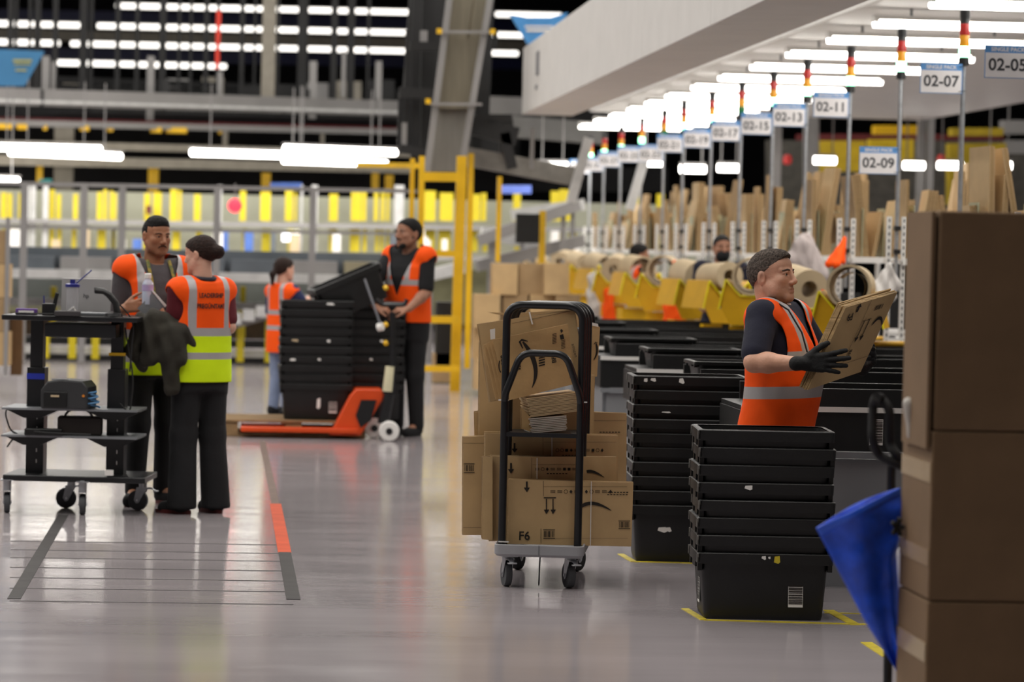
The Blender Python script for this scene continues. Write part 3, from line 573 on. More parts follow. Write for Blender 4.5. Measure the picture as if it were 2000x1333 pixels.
beam(mz, 'dark_void_panel', (-60, 260, 58), (1010, 285, 64), 1.0, .2, FDK); beam(mz, 'dark_back_panel', (-60, 345, 58), (1300, 352, 64), .5, .2, FDK); beam(mz, 'deck', (-60, 215, 57), (1010, 240, 63), .3, 10, FDK)
for u, v in ((80, 190), (320, 200), (325, 170), (555, 207), (600, 190)): colm(mz, 'bracket', u, v-15, v+18, dS(u, 50, 55)-.2, 12, FDK)
for u, w in ((10, 26), (44, 20), (88, 8), (165, 18), (215, 12), (305, 22), (345, 40), (430, 7)): colm(mz, 'yellow_bracket', u, 242+u*.024, 252+u*.024, dS(u, 50, 55)-.15, w, YEL)
for u, v0, v1, w, m in ((126, 250, 372, 36, FBG), (300, 328, 480, 20, YEL), (78, 320, 360, 12, YEL), (520, 338, 480, 18, YEL), (733, 338, 378, 14, YEL), (760, 342, 380, 16, YEL), (527, -20, 190, 26, FBG), (130, 255, 300, 10, FBG), (440, 255, 290, 10, FBG), (630, 262, 300, 8, FBG)): colm(mz, 'column', u, v0, v1, dS(u, 51, 56), w, m)
for u, v0, v1, w in ((90, 110, 185, 14), (105, 120, 180, 8), (295, 110, 240, 14), (430, 140, 190, 10), (612, 120, 232, 14), (740, 120, 195, 12), (672, 100, 190, 8)): colm(mz, 'grey_column', u, v0, v1, dS(u, 50.5, 55.5), w, FGR)
for u, w in ((22, 10), (33, 7), (60, 6), (75, 12), (110, 10), (165, 14), (180, 8), (232, 9), (270, 8), (320, 13), (352, 6), (375, 6), (405, 9), (428, 7), (475, 9), (500, 5), (545, 6), (592, 16), (600, 8), (655, 12), (688, 14), (722, 6)): colm(mz, 'dark_post', u, -30, 186+u*.03, dS(u, 54, 59), w, FDK)
for v in (150, 165): beam(mz, 'dark_rail', (-40, v, 56), (790, v+30, 62), .12, .1, FDK)
for k in range(12): colm(mz, 'machine', 20+66*k, 150+(k*37) % 20, 186+k, 57+.4*k, 40+(k*17) % 20, (FDK, FGR, FBG, FDK)[k % 4])
tag(plate(None, 'hanging_banner', [(423, 20), (432, 20), (428, 135), (420, 135)], 53.5, .02, mat('red_banner', 'e0402e', .7)), 'narrow red banner hanging in the far mezzanine', 'banner')
bn = plate(None, 'hanging_banner', [(-30, 95), (87, 100), (48, 168), (-12, 168)], 46, .03, mat('blue_banner', '3f7fae', .6, var=.15, scale=.7)); tag(bn, 'blue hanging banner with yellow lettering at the far left', 'banner')
ink(bn, [rect(25, 116, 62, 121), rect(28, 124, 60, 127), rect(30, 135, 52, 139)], 45.98, m=mat('pale_yellow_print', 'a8a86a', .7))
bn = plate(None, 'hanging_banner', [(995, 28), (1030, 34), (1075, 34), (1110, 24), (1090, 60), (1060, 86), (1030, 86)], 40, .03, mat('sky_banner', '4b93d2', .6)); tag(bn, 'bright blue hanging banner above the white casing', 'banner'); ink(bn, [rect(1025, 50, 1080, 54), rect(1028, 57, 1075, 62)], 39.98, m=WHP)
# lamps of the far hall beyond the mezzanine
LA2 = mat('far_lamp_tube', 'fffaf2', .5, emit=2.4)
def far_lamp(u0, v0, u1, v1, d0, d1, h, label, top=4.0):
    A, B = W(u0, v0, d0), W(u1, v1, d1); v = B-A; M = v.to_track_quat('X', 'Z').to_matrix().to_4x4(); l = empty('tube_lamp', (A+B)/2); tag(l, label, 'lamp', 'lamps in the far hall')
    MB().tube([(-v.length/2, 0, 0), (v.length/2, 0, 0)], h/2, 10, M=M).obj('tube', LA2 if d0 > 60 else LAMP, l); MB().box((0, 0, h*.62), (v.length, h*1.3, h*.3), M=M).obj('housing', FGR, l)
    if d0 < 60:
        for t in (-.35, .35): p_ = v*t; MB().box((p_.x, p_.y, p_.z+(top-l.location.z)/2), (.018, .018, top-l.location.z)).obj('hanger', FGR, l)
    return l
n = 0
for row, (v, us2) in enumerate(((6, ((228, 400), (410, 648), (658, 690), (692, 800), (970, 1095))), (46, ((-30, 160), (192, 430), (425, 545), (548, 800), (965, 1022))), (82, ((-30, 115), (140, 320), (322, 545), (545, 690), (692, 815), (958, 1010))), (120, ((105, 235), (240, 320), (325, 440))))):
    for a, b in us2:
        n += 1; far_lamp(a, v+a*.0225, b, v+b*.0225, dS(a, 72, 78), dS(b, 72, 78), .125, 'bright ceiling lamp in far hall row %s, %s from the left' % (['one', 'two', 'three', 'four'][row], ['first', 'second', 'third', 'fourth', 'fifth', 'sixth'][[x[0] for x in us2].index(a)]))
for k, (v, m) in enumerate(((28, NAVB), (62, FBG), (70, FBG), (102, NAVB))): beam(mz, 'far_beam', (-60, v, 79), (1200, v+28, 86), .30 if m is NAVB else .16, .3, m)
for k, (a, v, b, w) in enumerate(((-20, 287, 195, 292), (20, 297, 235, 306), (375, 298, 605, 305), (557, 290, 772, 298), (555, 313, 753, 320), (-30, 352, 32, 353))): far_lamp(a, v, b, w, 47, 48.5, .115, ['upper long lamp at the far left under the mezzanine', 'lower long lamp at the far left under the mezzanine', 'long lamp in the middle under the mezzanine', 'upper lamp at the right under the mezzanine', 'lower lamp at the right under the mezzanine', 'short lamp end low at the far left'][k])
area('mezzanine_lamps', (-1.5, 47.5, 3.0), 10, 1.2, 240); area('wall_lamps', (-.5, 44.6, 2.9), 14, .5, 110, rot=(R(35), 0, 0))
# storage wall with bright yellow posts
sw = empty('storage_wall', (0, 50, 0)); tag(sw, 'pale storage wall with bright yellow posts in the far hall', 'storage wall')
MB().box((1.5, .6, 1.75), (16, .1, 1.2)).obj('panel', PALE, sw); MB().box((1.5, .5, .75), (16, .2, .9)).obj('bin_row', OLV, sw)
q = random.Random(5)
for u, w in ((8, 11), (20, 8), (40, 7), (102, 10), (115, 9), (148, 9), (163, 9), (195, 10), (206, 7), (218, 6), (225, 6), (288, 12), (308, 16), (340, 14), (352, 6), (386, 13), (475, 12), (519, 20), (565, 15), (578, 5), (652, 17), (690, 8), (700, 14), (712, 8), (735, 8), (748, 7), (758, 6), (840, 22), (872, 26), (930, 16), (945, 10), (1010, 14), (1085, 18), (1100, 14), (1115, 16), (1245, 10), (1290, 14), (1360, 12)):
    colm(sw, 'yellow_post', u, 370+q.uniform(0, 10), 432, 49.6, w, YPO); colm(sw, 'yellow_post', u+q.uniform(-4, 4), 447, 492, 49.5, w*.9, YPO)
for u, w in ((55, 8), (66, 8), (90, 10), (430, 8), (615, 12), (590, 4), (780, 18)): colm(sw, 'white_post', u, 362, 500, 49.4, w, WHC)
for v in (438, 497): beam(sw, 'shelf', (-60, v-8, 49.3), (1300, v+14, 49.3), .07, .3, FGR)
q = random.Random(9)
for k in range(26):
    u = q.uniform(20, 1130); m = q.choice((WHP, WHP, GBL, mat('blue_bin', '4a6bb0', .5), KRAFT, FDK)); colm(sw, 'bin', u, q.uniform(445, 470), 492, 49.2, q.uniform(8, 20), m)  # assorted stored items on the shelf, joined to the wall
rl = place('warning_light', MB().lathe([(.02, -.05), (.085, -.03), (.09, 0), (.085, .03), (.02, .05)], 20, None, Matrix.Rotation(R(90), 4, 'X')).mesh('w', mat('red_glow', 'ff2a3a', .4, emit=3)), None, W(459, 402, 39.2)); MB().box((0, .0, .14), (.02, .02, .28)).obj('bracket', FGR, rl); tag(rl, 'round glowing red warning light on the far fence', 'light')
for k, (u, v, w, h, m, lab) in enumerate(((290, 410, 9, 16, DRED, 'small dark red lamp above the standing man'), (568, 461, 34, 22, mat('painted_glare', 'f6f8ff', .3, emit=1.6), 'bright white glare screen beyond the ponytailed woman'), (88, 356, 24, 12, mat('teal_sign', '1f7f80', .5), 'small teal sign under the far mezzanine'), (559, 364, 62, 14, mat('blue_teal_sign', '3b5fae', .5), 'blue and teal sign above the far storage wall'), (1008, 370, 60, 16, mat('blue_panel_far', '5d74c4', .5), 'blue panel behind the yellow frame'))):  # lamp reflection beyond the woman is put in as a glowing white plate
    o = plate(None, 'lamp' if 'lamp' in lab else 'screen' if 'screen' in lab else 'sign', [(u-w/2, v-h/2), (u+w/2, v-h/2), (u+w/2, v+h/2), (u-w/2, v+h/2)], (49.15, 49.15, 50.5, 50.5, 45.7)[k], .3, m); o.name = ('small_lamp', 'lit_screen', 'wall_sign', 'wall_sign', 'wall_panel')[k]; tag(o, lab, o.name.split('_')[1].split('.')[0])
# barrier, conveyor and fence in front of the wall
cv = empty('roller_conveyor', (0, 40.5, 0)); tag(cv, 'long grey roller conveyor with yellow legs across the far aisle', 'conveyor')
for nm, v, h, dd, m in (('low_rail', 690, .09, 40.2, WHC), ('lower_beam', 672, .10, 41, FDK), ('kick_board', 706, .10, 40.6, FDK), ('side_beam', 542, .12, 40.3, WHC), ('side_panel', 515, .34, 41.0, GBL), ('shelf_beam', 598, .10, 41.0, FGR), ('dark_shelf', 640, .30, 41.6, mat('brown_shelf', '4a3b2c', .8, var=.3)), ('back_panel', 570, .4, 42.0, mat('grey_machine', '6a6f6c', .6, var=.3, scale=1.5))):
    beam(cv, nm, (-60, v-10, dd), (815, v+7, dd), h, .15, m)
for u in (90, 142, 187, 470, 525, 330, 640, 700): colm(cv, 'leg', u, 640, 706+(u-400)*.02, 40.0, 14, YPO)
for u in (105, 385, 475, 525, 622): colm(cv, 'upper_leg', u, 560, 660, 41.2, 11, YPO)
for k in range(7): colm(cv, 'panel', 60+110*k, 500+2*k, 538+2*k, 40.7, 96, (GBL, FGR, mat('khaki_panel', '8a826a', .7), GBL)[k % 4])
for k in range(9): u = 460+26*k; colm(cv, 'roller_cover', u, 612-7*k, 634-7*k, 39.6, 23, WHC)  # white cartons riding up the incline, joined to the conveyor
beam(cv, 'incline_bed', (440, 640, 39.8), (700, 566, 39.8), .09, .3, FGR)
fn = empty('mesh_fence', (0, 39.2, 0)); tag(fn, 'tall grey mesh fence standing before the far conveyor', 'fence')
for u in (48, 165, 240, 425, 612): colm(fn, 'post', u, 362+(u-400)*.02, 712+(u-400)*.02, 39.2, 13, FGR)
beam(fn, 'top_rail', (-60, 357, 39.2), (815, 374, 39.2), .05, .04, FGR); beam(fn, 'mid_rail', (-60, 441, 39.2), (815, 458, 39.2), .04, .04, FGR)
# dark stored goods and cage at the far left edge
cg = empty('roll_cage', (W(0, 700, 31).x, 31, 0)); tag(cg, 'brown roll cage cut by the left edge of the picture', 'cage')
for u in (16, -10): colm(cg, 'post', u, 425, 733, 31, 8, FGR)
for k in range(4): tag(colm(None, 'carton', -2+6*(k % 2), 450+66*k, 515+66*k, 31.2, 34, (CARD3, CARD, CARD3, CARD)[k], .4), ['topmost', 'second', 'third', 'lowest'][k]+' brown carton in the roll cage at the left edge', 'carton', 'cartons in the roll cage')
colm(cg, 'side_panel', 34, 620, 733, 31.4, 22, mat('brown_board', '5d4326', .8))
# yellow steel tower, grey incline chute and dark machinery
yt = empty('steel_tower', (W(860, 760, 34).x, 34, 0)); tag(yt, 'tall yellow steel tower frame carrying the incline chute', 'tower')
YS = mat('tower_yellow', 'e3b40c', .45, var=.1, scale=3)
for u0, u1, v0, v1, w, dd in ((824, 816, 305, 850, 11, 33.0), (806, 802, 310, 500, 9, 34.6), (902, 888, 305, 765, 19, 34), (920, 912, 300, 720, 11, 35.5), (976, 972, 345, 512, 9, 36)):
    beam(yt, 'post', (u0, v0, dd), (u1, v1, dd), w*dd/FPX, w*dd/FPX, YS)
for v, h in ((345, 18), (495, 12), (624, 14), (720, 12)): beam(yt, 'cross_bar', (818, v, 33.6), (898, v+1, 33.6), h*.0056, .06, YS)
beam(yt, 'cross_bar', (700, 322, 36), (815, 324, 34), .06, .05, YS)
ch = empty('incline_chute', (0, 36, 0)); tag(ch, 'tan incline chute rising steeply out of the yellow tower', 'chute')
TAN = mat('tan_belt', '746d5c', .6, var=.15, scale=30, stretch=(1, 1, .05)); TGR = mat('grey_belt', '7d7a73', .6, var=.12, scale=30, stretch=(1, 1, .05))
beam(ch, 'belt', (895, 200, 36), (934, -60, 34.8), .02, .02, TAN)
def slab(name, pts, d, t, m): return plate(ch, name, pts, d, t, m)
slab('belt_upper', [(882, -20), (958, -20), (929, 212), (853, 212)], 35.4, .12, TAN); slab('belt_lower', [(853, 212), (915, 212), (898, 335), (836, 335)], 35.5, .12, TGR)
for a, b in (((880, -20), (834, 335)), ((960, -20), (900, 335))): beam(ch, 'side_rail', (*a, 35.3), (*b, 35.3), .07, .1, FGR)
for v in (62, 203): beam(ch, 'tie_bar', (852-v*.1+8, v, 35.2), (962-v*.1, v+1, 35.2), .03, .03, FGR)
for u, v in ((858, 61), (962, 62), (836, 198)): colm(ch, 'yellow_cap', u, v-5, v+5, 35.1, 10, YEL)
for v in (228, 248): ink(ch, [rect(872, v, 890, v+3), rect(876, v+6, 888, v+9)], 35.48)
mc = empty('lift_machine', (0, 36.5, 0)); MCP = [('housing', [(802, -20), (880, -20), (852, 300), (780, 300)]), ('housing', [(930, -20), (966, -20), (955, 240), (900, 240)]), ('housing', [(905, 238), (985, 238), (1008, 262), (1000, 300), (900, 290)])]; tag(mc, 'dark steel lift machinery on both sides of the tan chute', 'machine')
for u, v0, v1, w in ((815, -20, 200, 18), (838, -20, 190, 26), (798, 60, 300, 12), (788, 180, 295, 20), (812, 190, 330, 14), (835, 190, 320, 24), (850, 215, 310, 14), (925, 90, 215, 22), (945, -20, 245, 24), (968, 60, 95, 8), (930, 215, 300, 18), (870, 40, 110, 10), (990, 235, 300, 24)): colm(mc, 'steel_post', u, v0, v1, 36.5+(u % 7)*.1, w, FDK)
for a, b, h in (((905, 240), (1010, 268), .22), ((930, 232), (1000, 232), .1), ((780, 180), (850, 185), .12), ((800, 90), (880, 92), .1), ((780, 290), (840, 300), .1), ((985, 260), (1000, 330), .12)): beam(mc, 'steel_arm', (*a, 36.2), (*b, 36.2), h, .15, FDK)
for u, v0, v1, w in ((790, 240, 300, 10), (828, 60, 90, 14), (1040, 250, 330, 8)): colm(mc, 'grey_cover', u, v0, v1, 36.2, w, FGR)
for nm_, q_ in MCP: plate(mc, nm_, q_, 37.6, .3, FDK)
beam(mc, 'grey_arm', (880, 300, 37), (1120, 345, 37), .22, .3, mat('grey_cover_far', '7d7a74', .6, var=.2)); beam(mc, 'grey_chute', (1115, 395, 36), (1150, 270, 36), .11, .1, WHC); beam(mc, 'grey_chute', (1230, 410, 38), (1262, 300, 38), .11, .1, WHC)
beam(mc, 'fascia', (930, 205, 52), (1010, 208, 52.5), .3, .3, FGR); beam(mc, 'upper_duct', (955, 244, 50), (1180, 262, 50), .35, .3, mat('duct_grey', '5b5a58', .6))
# sorting area behind the trolley
SLP = []
for k, (a, b, m) in enumerate((((830, 540), (905, 522), WHC), ((935, 470), (1130, 400), FGR), ((930, 520), (1140, 470), FGR), ((1000, 420), (1140, 400), WHC), ((940, 455), (1060, 480), WHC))):
    _c = tag(beam(None, 'sloping_conveyor', (*a, 42+k*.4), (*b, 42+k*.4), .16, .4, m), ['grey conveyor arm inside the yellow tower', 'upper sloping conveyor arm right of the tower', 'lower sloping conveyor arm right of the tower', 'short white conveyor arm behind the stations', 'short sloping conveyor arm above the carton pallet'][k], 'conveyor')
    for q_ in (.15, .85):
        p_ = W(a[0]+(b[0]-a[0])*q_, a[1]+(b[1]-a[1])*q_, 42+k*.4); MB().box((p_.x, p_.y, p_.z/2), (.06, .06, p_.z)).obj('leg', FGR, _c)
sc = empty('wall_screen', W(1032, 447, 38)); tag(sc, 'black screen on a yellow post behind the carton pallet', 'screen'); colm(sc, 'screen', 1031, 418, 475, 38, 46, BLK, .08); colm(sc, 'post', 1060, 412, 760, 38.2, 12, YS)
for u, v0, v1, w, m, lab in ((872, 590, 700, 40, BLK, 'black bin inside the yellow tower'), (870, 690, 728, 50, CARD3, 'low carton on the floor inside the yellow tower')):
    o = colm(None, 'storage_bin', u, v0, v1+18, 36, w, m, .35); tag(o, lab, 'bin'); 
q = random.Random(4); k = 0
for r_, (v0, v1, cols) in enumerate(((700, 760, (950, 1000, 1055, 1105)), (640, 700, (948, 1002, 1052, 1102)), (575, 640, (950, 1004, 1056, 1106)), (515, 575, (985, 1035, 1085)))):
    for c_, u in enumerate(cols):
        o = colm(None, 'carton', u, v0, v1+.5, 33.5+q.uniform(-.1, .1), 48, q.choice((CARD, CARD3, CARD)), .4); tag(o, 'brown carton on the far pallet, row %s, column %s' % (['one', 'two', 'three', 'four'][r_], ['one', 'two', 'three', 'four'][c_]), 'carton', 'cartons on the far pallet')
# yellow machinery far right
yr = empty('yellow_machine', (0, 48, 0)); tag(yr, 'yellow sorting machine with red beam behind the racks', 'machine')
for nm, u0, u1, v0, v1, dd, m in (('guard', 1710, 1805, 245, 262, 47, YEL), ('guard', 1860, 1960, 250, 265, 48, mat('dull_yellow', 'a78f12', .6)), ('hood', 1590, 1690, 275, 335, 49, mat('dull_yellow2', 'b89c10', .6)), ('hood', 1700, 1785, 272, 320, 48.5, mat('dull_yellow3', 'c2a50e', .6)), ('hood', 1855, 1965, 280, 400, 49, MATS['dull_yellow']), ('body', 1560, 2010, 262, 274, 50, DRED), ('body', 1500, 2020, 274, 420, 52, mat('dim_machine', '45423c', .7, var=.3)), ('body', 1960, 2010, 235, 300, 50, FGR), ('frame', 1575, 1600, 210, 400, 47, FGR)):
    plate(yr, nm, [(u0, v0), (u1, v0), (u1, v1), (u0, v1)], dd, .3, m)
for u in (1800, 1818, 1520): colm(yr, 'column', u, 225, 420, 46.5, 14, FGR)
for u in (1538, 1838): o = place('beacon', MB().lathe([(.02, -.08), (.06, -.06), (.07, 0), (.05, .07), (.01, .08)], 14).mesh('b', mat('red_beacon', 'c0201c', .4)), yr, W(u, 312, 46)-yr.location)
for k, (a, b, v) in enumerate(((1590, 1632, 313), (1765, 1805, 323), (1832, 1880, 323), (1925, 1975, 323), (1050, 1108, 324), (1255, 1295, 317), (1328, 1378, 330), (1402, 1445, 328))): far_lamp(a, v, b, v+1, 45.5, 45.5, .12, top=4.2, label='lamp low behind the racks, %s from the right machine' % ['first', 'second', 'third', 'fourth', 'fifth', 'sixth', 'seventh', 'eighth'][k])
tag(place('round_lamp', MB().lathe([(.02, -.06), (.07, -.04), (.085, 0), (.07, .04), (.02, .06)], 18).mesh('rl', LAMP), None, W(1135, 193, 38)), 'round bright lamp below the white casing end', 'lamp')
# ================================================================ figures: smooth-blended solids turned into one surface
class Vox:
    def __init__(s, lo, hi, h):
        s.lo = np.array(lo, float); s.h = h; s.n = np.ceil((np.array(hi)-s.lo)/h).astype(int)+1
        s.F = np.full(s.n, .06, np.float32); s.ax = [s.lo[i]+h*np.arange(s.n[i]) for i in range(3)]
    def win(s, lo, hi, pad):
        a = np.clip(np.floor((np.array(lo)-pad-s.lo)/s.h).astype(int), 0, s.n); b = np.clip(np.ceil((np.array(hi)+pad-s.lo)/s.h).astype(int)+1, 0, s.n)
        sl = tuple(slice(i, j) for i, j in zip(a, b))
        if any(j <= i for i, j in zip(a, b)): return None, None
        X = s.ax[0][sl[0]][:, None, None]; Y = s.ax[1][sl[1]][None, :, None]; Z = s.ax[2][sl[2]][None, None, :]
        return sl, (X, Y, Z)
    def put(s, sl, d, k, op):
        f = s.F[sl]
        if op == 'u':
            if k > 0: h = np.clip(.5+.5*(f-d)/k, 0, 1); r = f*(1-h)+d*h-k*h*(1-h)
            else: r = np.minimum(f, d)
        elif op == 's':
            d = -d
            if k > 0: h = np.clip(.5-.5*(f-d)/k, 0, 1); r = f*(1-h)+d*h+k*h*(1-h)
            else: r = np.maximum(f, d)
        else: r = np.maximum(f, d)
        s.F[sl] = r
    def cap(s, p0, p1, r0, r1=None, k=.02, op='u', sc=(1, 1, 1)):
        r1 = r0 if r1 is None else r1; p0 = np.array(p0, float); p1 = np.array(p1, float); m = max(r0, r1)
        sl, g = s.win(np.minimum(p0, p1)-m, np.maximum(p0, p1)+m, k+2.5*s.h)
        if sl is None: return s
        v = p1-p0; L = max(1e-9, v @ v); x = [g[i]-p0[i] for i in range(3)]
        t = np.clip((x[0]*v[0]+x[1]*v[1]+x[2]*v[2])/L, 0, 1)
        d = np.sqrt(sum((x[i]-t*v[i])**2/sc[i]**2 for i in range(3)))-(r0+(r1-r0)*t)
        s.put(sl, d, k, op); return s
    def chain(s, P, r, k=.02, op='u'):
        for i in range(len(P)-1): s.cap(P[i], P[i+1], r[i], r[i+1], k if i == 0 else min(k, .012), op)
        return s
    def ell(s, c, r, k=.02, op='u', Rm=None):
        c = np.array(c, float); m = max(r); sl, g = s.win(c-m, c+m, k+2.5*s.h)
        if sl is None: return s
        x = [g[i]-c[i] for i in range(3)]
        if Rm is not None: Q = np.array(Rm); x = [Q[0][i]*x[0]+Q[1][i]*x[1]+Q[2][i]*x[2] for i in range(3)]
        k0 = np.sqrt(sum((x[i]/r[i])**2 for i in range(3))); k1 = np.sqrt(sum((x[i]/r[i]**2)**2 for i in range(3)))+1e-9
        s.put(sl, k0*(k0-1)/k1, k, op); return s
    def plane(s, p, n, op='i'):
        n = np.array(n, float); n /= np.linalg.norm(n); g = (s.ax[0][:, None, None], s.ax[1][None, :, None], s.ax[2][None, None, :])
        s.put((slice(None),)*3, sum((g[i]-p[i])*n[i] for i in range(3)), 0, op); return s
    def loft(s, zs, a, b, cy=None, cx=None, k=.02, e=2.3, infl=0):
        cy = cy if cy is not None else [0]*len(zs); cx = cx if cx is not None else [0]*len(zs); ma = max(a)+abs(np.array(cx)).max()+infl; mb = max(b)+abs(np.array(cy)).max()+infl
        sl, g = s.win((-ma, -mb, zs[0]), (ma, mb, zs[-1]), k+2.5*s.h)
        z = g[2]; A = np.interp(z, zs, a)+infl; B = np.interp(z, zs, b)+infl; x = np.abs(g[0]-np.interp(z, zs, cx))/A; y = np.abs(g[1]-np.interp(z, zs, cy))/B
        q = (x**e+y**e)**(1/e); d = (q-1)*np.minimum(A, B); d = np.maximum(d, np.maximum(zs[0]-z, z-zs[-1])); s.put(sl, d, k, 'u'); return s
    def verts_faces(s):
        F = s.F; ins = F < 0; n = F.shape; cn = tuple(i-1 for i in n); S = {}; acc = []; ids = []
        edges = []
        for ax in range(3):
            a = [slice(None)]*3; b = [slice(None)]*3; a[ax] = slice(0, -1); b[ax] = slice(1, None); a, b = tuple(a), tuple(b)
            I = np.argwhere(ins[a] != ins[b])
            if len(I) == 0: continue
            J = I.copy(); J[:, ax] += 1; fa = F[tuple(I.T)]; fb = F[tuple(J.T)]; t = fa/(fa-fb)
            P = I.astype(float); P[:, ax] += t; o1, o2 = [i for i in range(3) if i != ax]; cells = []
            for d1, d2 in ((1, 1), (0, 1), (0, 0), (1, 0)):
                c = I.copy(); c[:, o1] -= d1; c[:, o2] -= d2; cells.append(c); 
            ok = np.ones(len(I), bool)
            for c in cells: ok &= (c >= 0).all(1) & (c < np.array(cn)).all(1)
            cells = [np.ravel_multi_index(tuple(c[ok].T), cn) for c in cells]; P = P[ok]; fl = (fa[ok] < 0) ^ (ax == 1)
            for c in cells: ids.append(c); acc.append(P)
            q = np.stack(cells, 1); q[~fl] = q[~fl][:, ::-1]; edges.append(q)
        ids = np.concatenate(ids); acc = np.concatenate(acc); u, inv = np.unique(ids, return_inverse=True)
        cnt = np.bincount(inv); V = np.stack([np.bincount(inv, acc[:, i])/cnt for i in range(3)], 1)*s.h+s.lo
        q = np.concatenate(edges); return V, np.searchsorted(u, q)
    def mesh(s, name, mats, pick=None, relax=1, tint=None, noise=0):
        if noise: g = s.ax; s.F += (noise*(np.sin(g[0]*310)[:, None, None]+np.sin(g[1]*270+1)[None, :, None]+np.sin(g[2]*290+2)[None, None, :])).astype(np.float32)
        V, Q = s.verts_faces()
        for _ in range(relax):
            A = np.zeros_like(V); c = np.zeros(len(V))
            for i in range(4):
                np.add.at(A, Q[:, i], V[Q[:, (i+1) % 4]]); np.add.at(c, Q[:, i], 1); np.add.at(A, Q[:, (i+1) % 4], V[Q[:, i]]); np.add.at(c, Q[:, (i+1) % 4], 1)
            V = V*.5+.5*A/c[:, None]
        me = bpy.data.meshes.new(name); me.from_pydata(V.tolist(), [], Q.tolist())
        for m in (mats if isinstance(mats, (list, tuple)) else [mats]): me.materials.append(m)
        if pick is not None: me.polygons.foreach_set('material_index', pick(V[Q].mean(1)).astype(np.int32))
        if tint is not None:
            at = me.color_attributes.new('tint', 'FLOAT_COLOR', 'POINT'); at.data.foreach_set('color', tint(V).astype(np.float32).ravel())
        me.polygons.foreach_set('use_smooth', [True]*len(Q)); me.update(); return me
def skin(name, c, c2=None): 
    m = mat(name, c, .5, var=.07, scale=18, bump=.12, bscale=60); m.node_tree.nodes['Principled BSDF'].inputs['Subsurface Weight'].default_value = .08; m.node_tree.nodes['Principled BSDF'].inputs['Subsurface Radius'].default_value = (.02, .008, .005)
    N = m.node_tree.nodes; L = m.node_tree.links; b = N['Principled BSDF']; src = b.inputs['Base Color'].links[0].from_socket
    a = N.new('ShaderNodeAttribute'); a.attribute_name = 'tint'; x = N.new('ShaderNodeMix'); x.data_type = 'RGBA'; x.blend_type = 'MULTIPLY'; x.inputs[0].default_value = 1; L.new(src, x.inputs[6]); L.new(a.outputs['Color'], x.inputs[7]); L.new(x.outputs[2], b.inputs['Base Color']); return m
TZ = [.78, .88, .98, 1.08, 1.18, 1.28, 1.36, 1.42, 1.465, 1.50]
TA = [.165, .172, .162, .155, .165, .182, .188, .168, .115, .065]; TB = [.11, .115, .108, .105, .112, .122, .115, .10, .078, .06]; TC = [0, 0, .005, .01, .012, .012, .005, -.005, -.012, -.015]
def vm(*p): return np.array(p, float)
def hand_prims(V, w, dirv, back, side, s=1.0, curl=(.25, .3, .35, .4), spread=.12, thumb=(.7, .5), infl=0.0, k=.008):
    """palm and five fingers; dirv = along the hand, back = out of the back of the hand, side = towards the thumb"""
    w = np.array(w, float); d = np.array(dirv, float); d /= np.linalg.norm(d); b = np.array(back, float); b -= d*(b @ d); b /= np.linalg.norm(b); e = np.cross(d, b); e = e if e @ np.array(side) > 0 else -e
    Lp = .09*s
    for i, o in enumerate((.03, .01, -.01, -.028)):
        kn = w+d*(Lp-(.0, .0, .004, .012)[i]*s)+e*o*s; V.cap(w+d*.01+e*o*.6*s, kn, .0145*s+infl, .0125*s+infl, k)
        p = kn; a = 0; L = (.042, .047, .043, .033)[i]*s; r = (.0095, .0098, .0092, .008)[i]*s+infl; sp = (1, .25, -.35, -1.1)[i]*spread
        for j in range(3):
            a += curl[i]*(.9, 1.1, .7)[j]; v = (d*math.cos(a)-b*math.sin(a)); v = v*math.cos(sp)+e*math.sin(sp); q = p+v*L*(1, .68, .52)[j]; V.cap(p, q, r*(1-.06*j), r*(.94-.07*j), k*.5); p = q
    p = w+d*.022*s+e*.026*s; a = thumb[0]; q = p+(d*math.cos(a)+e*math.sin(a)-b*.15)*.044*s; V.cap(p, q, .0165*s+infl, .012*s+infl, k)
    a = thumb[1]; r = q+(d*math.cos(a)+e*math.sin(a)-b*.25)*.034*s; V.cap(q, r, .0115*s+infl, .0105*s+infl, k*.5); t = r+(d*math.cos(a-.15)+e*math.sin(a-.15)-b*.3)*.026*s; V.cap(r, t, .0105*s+infl, .0085*s+infl, k*.5)
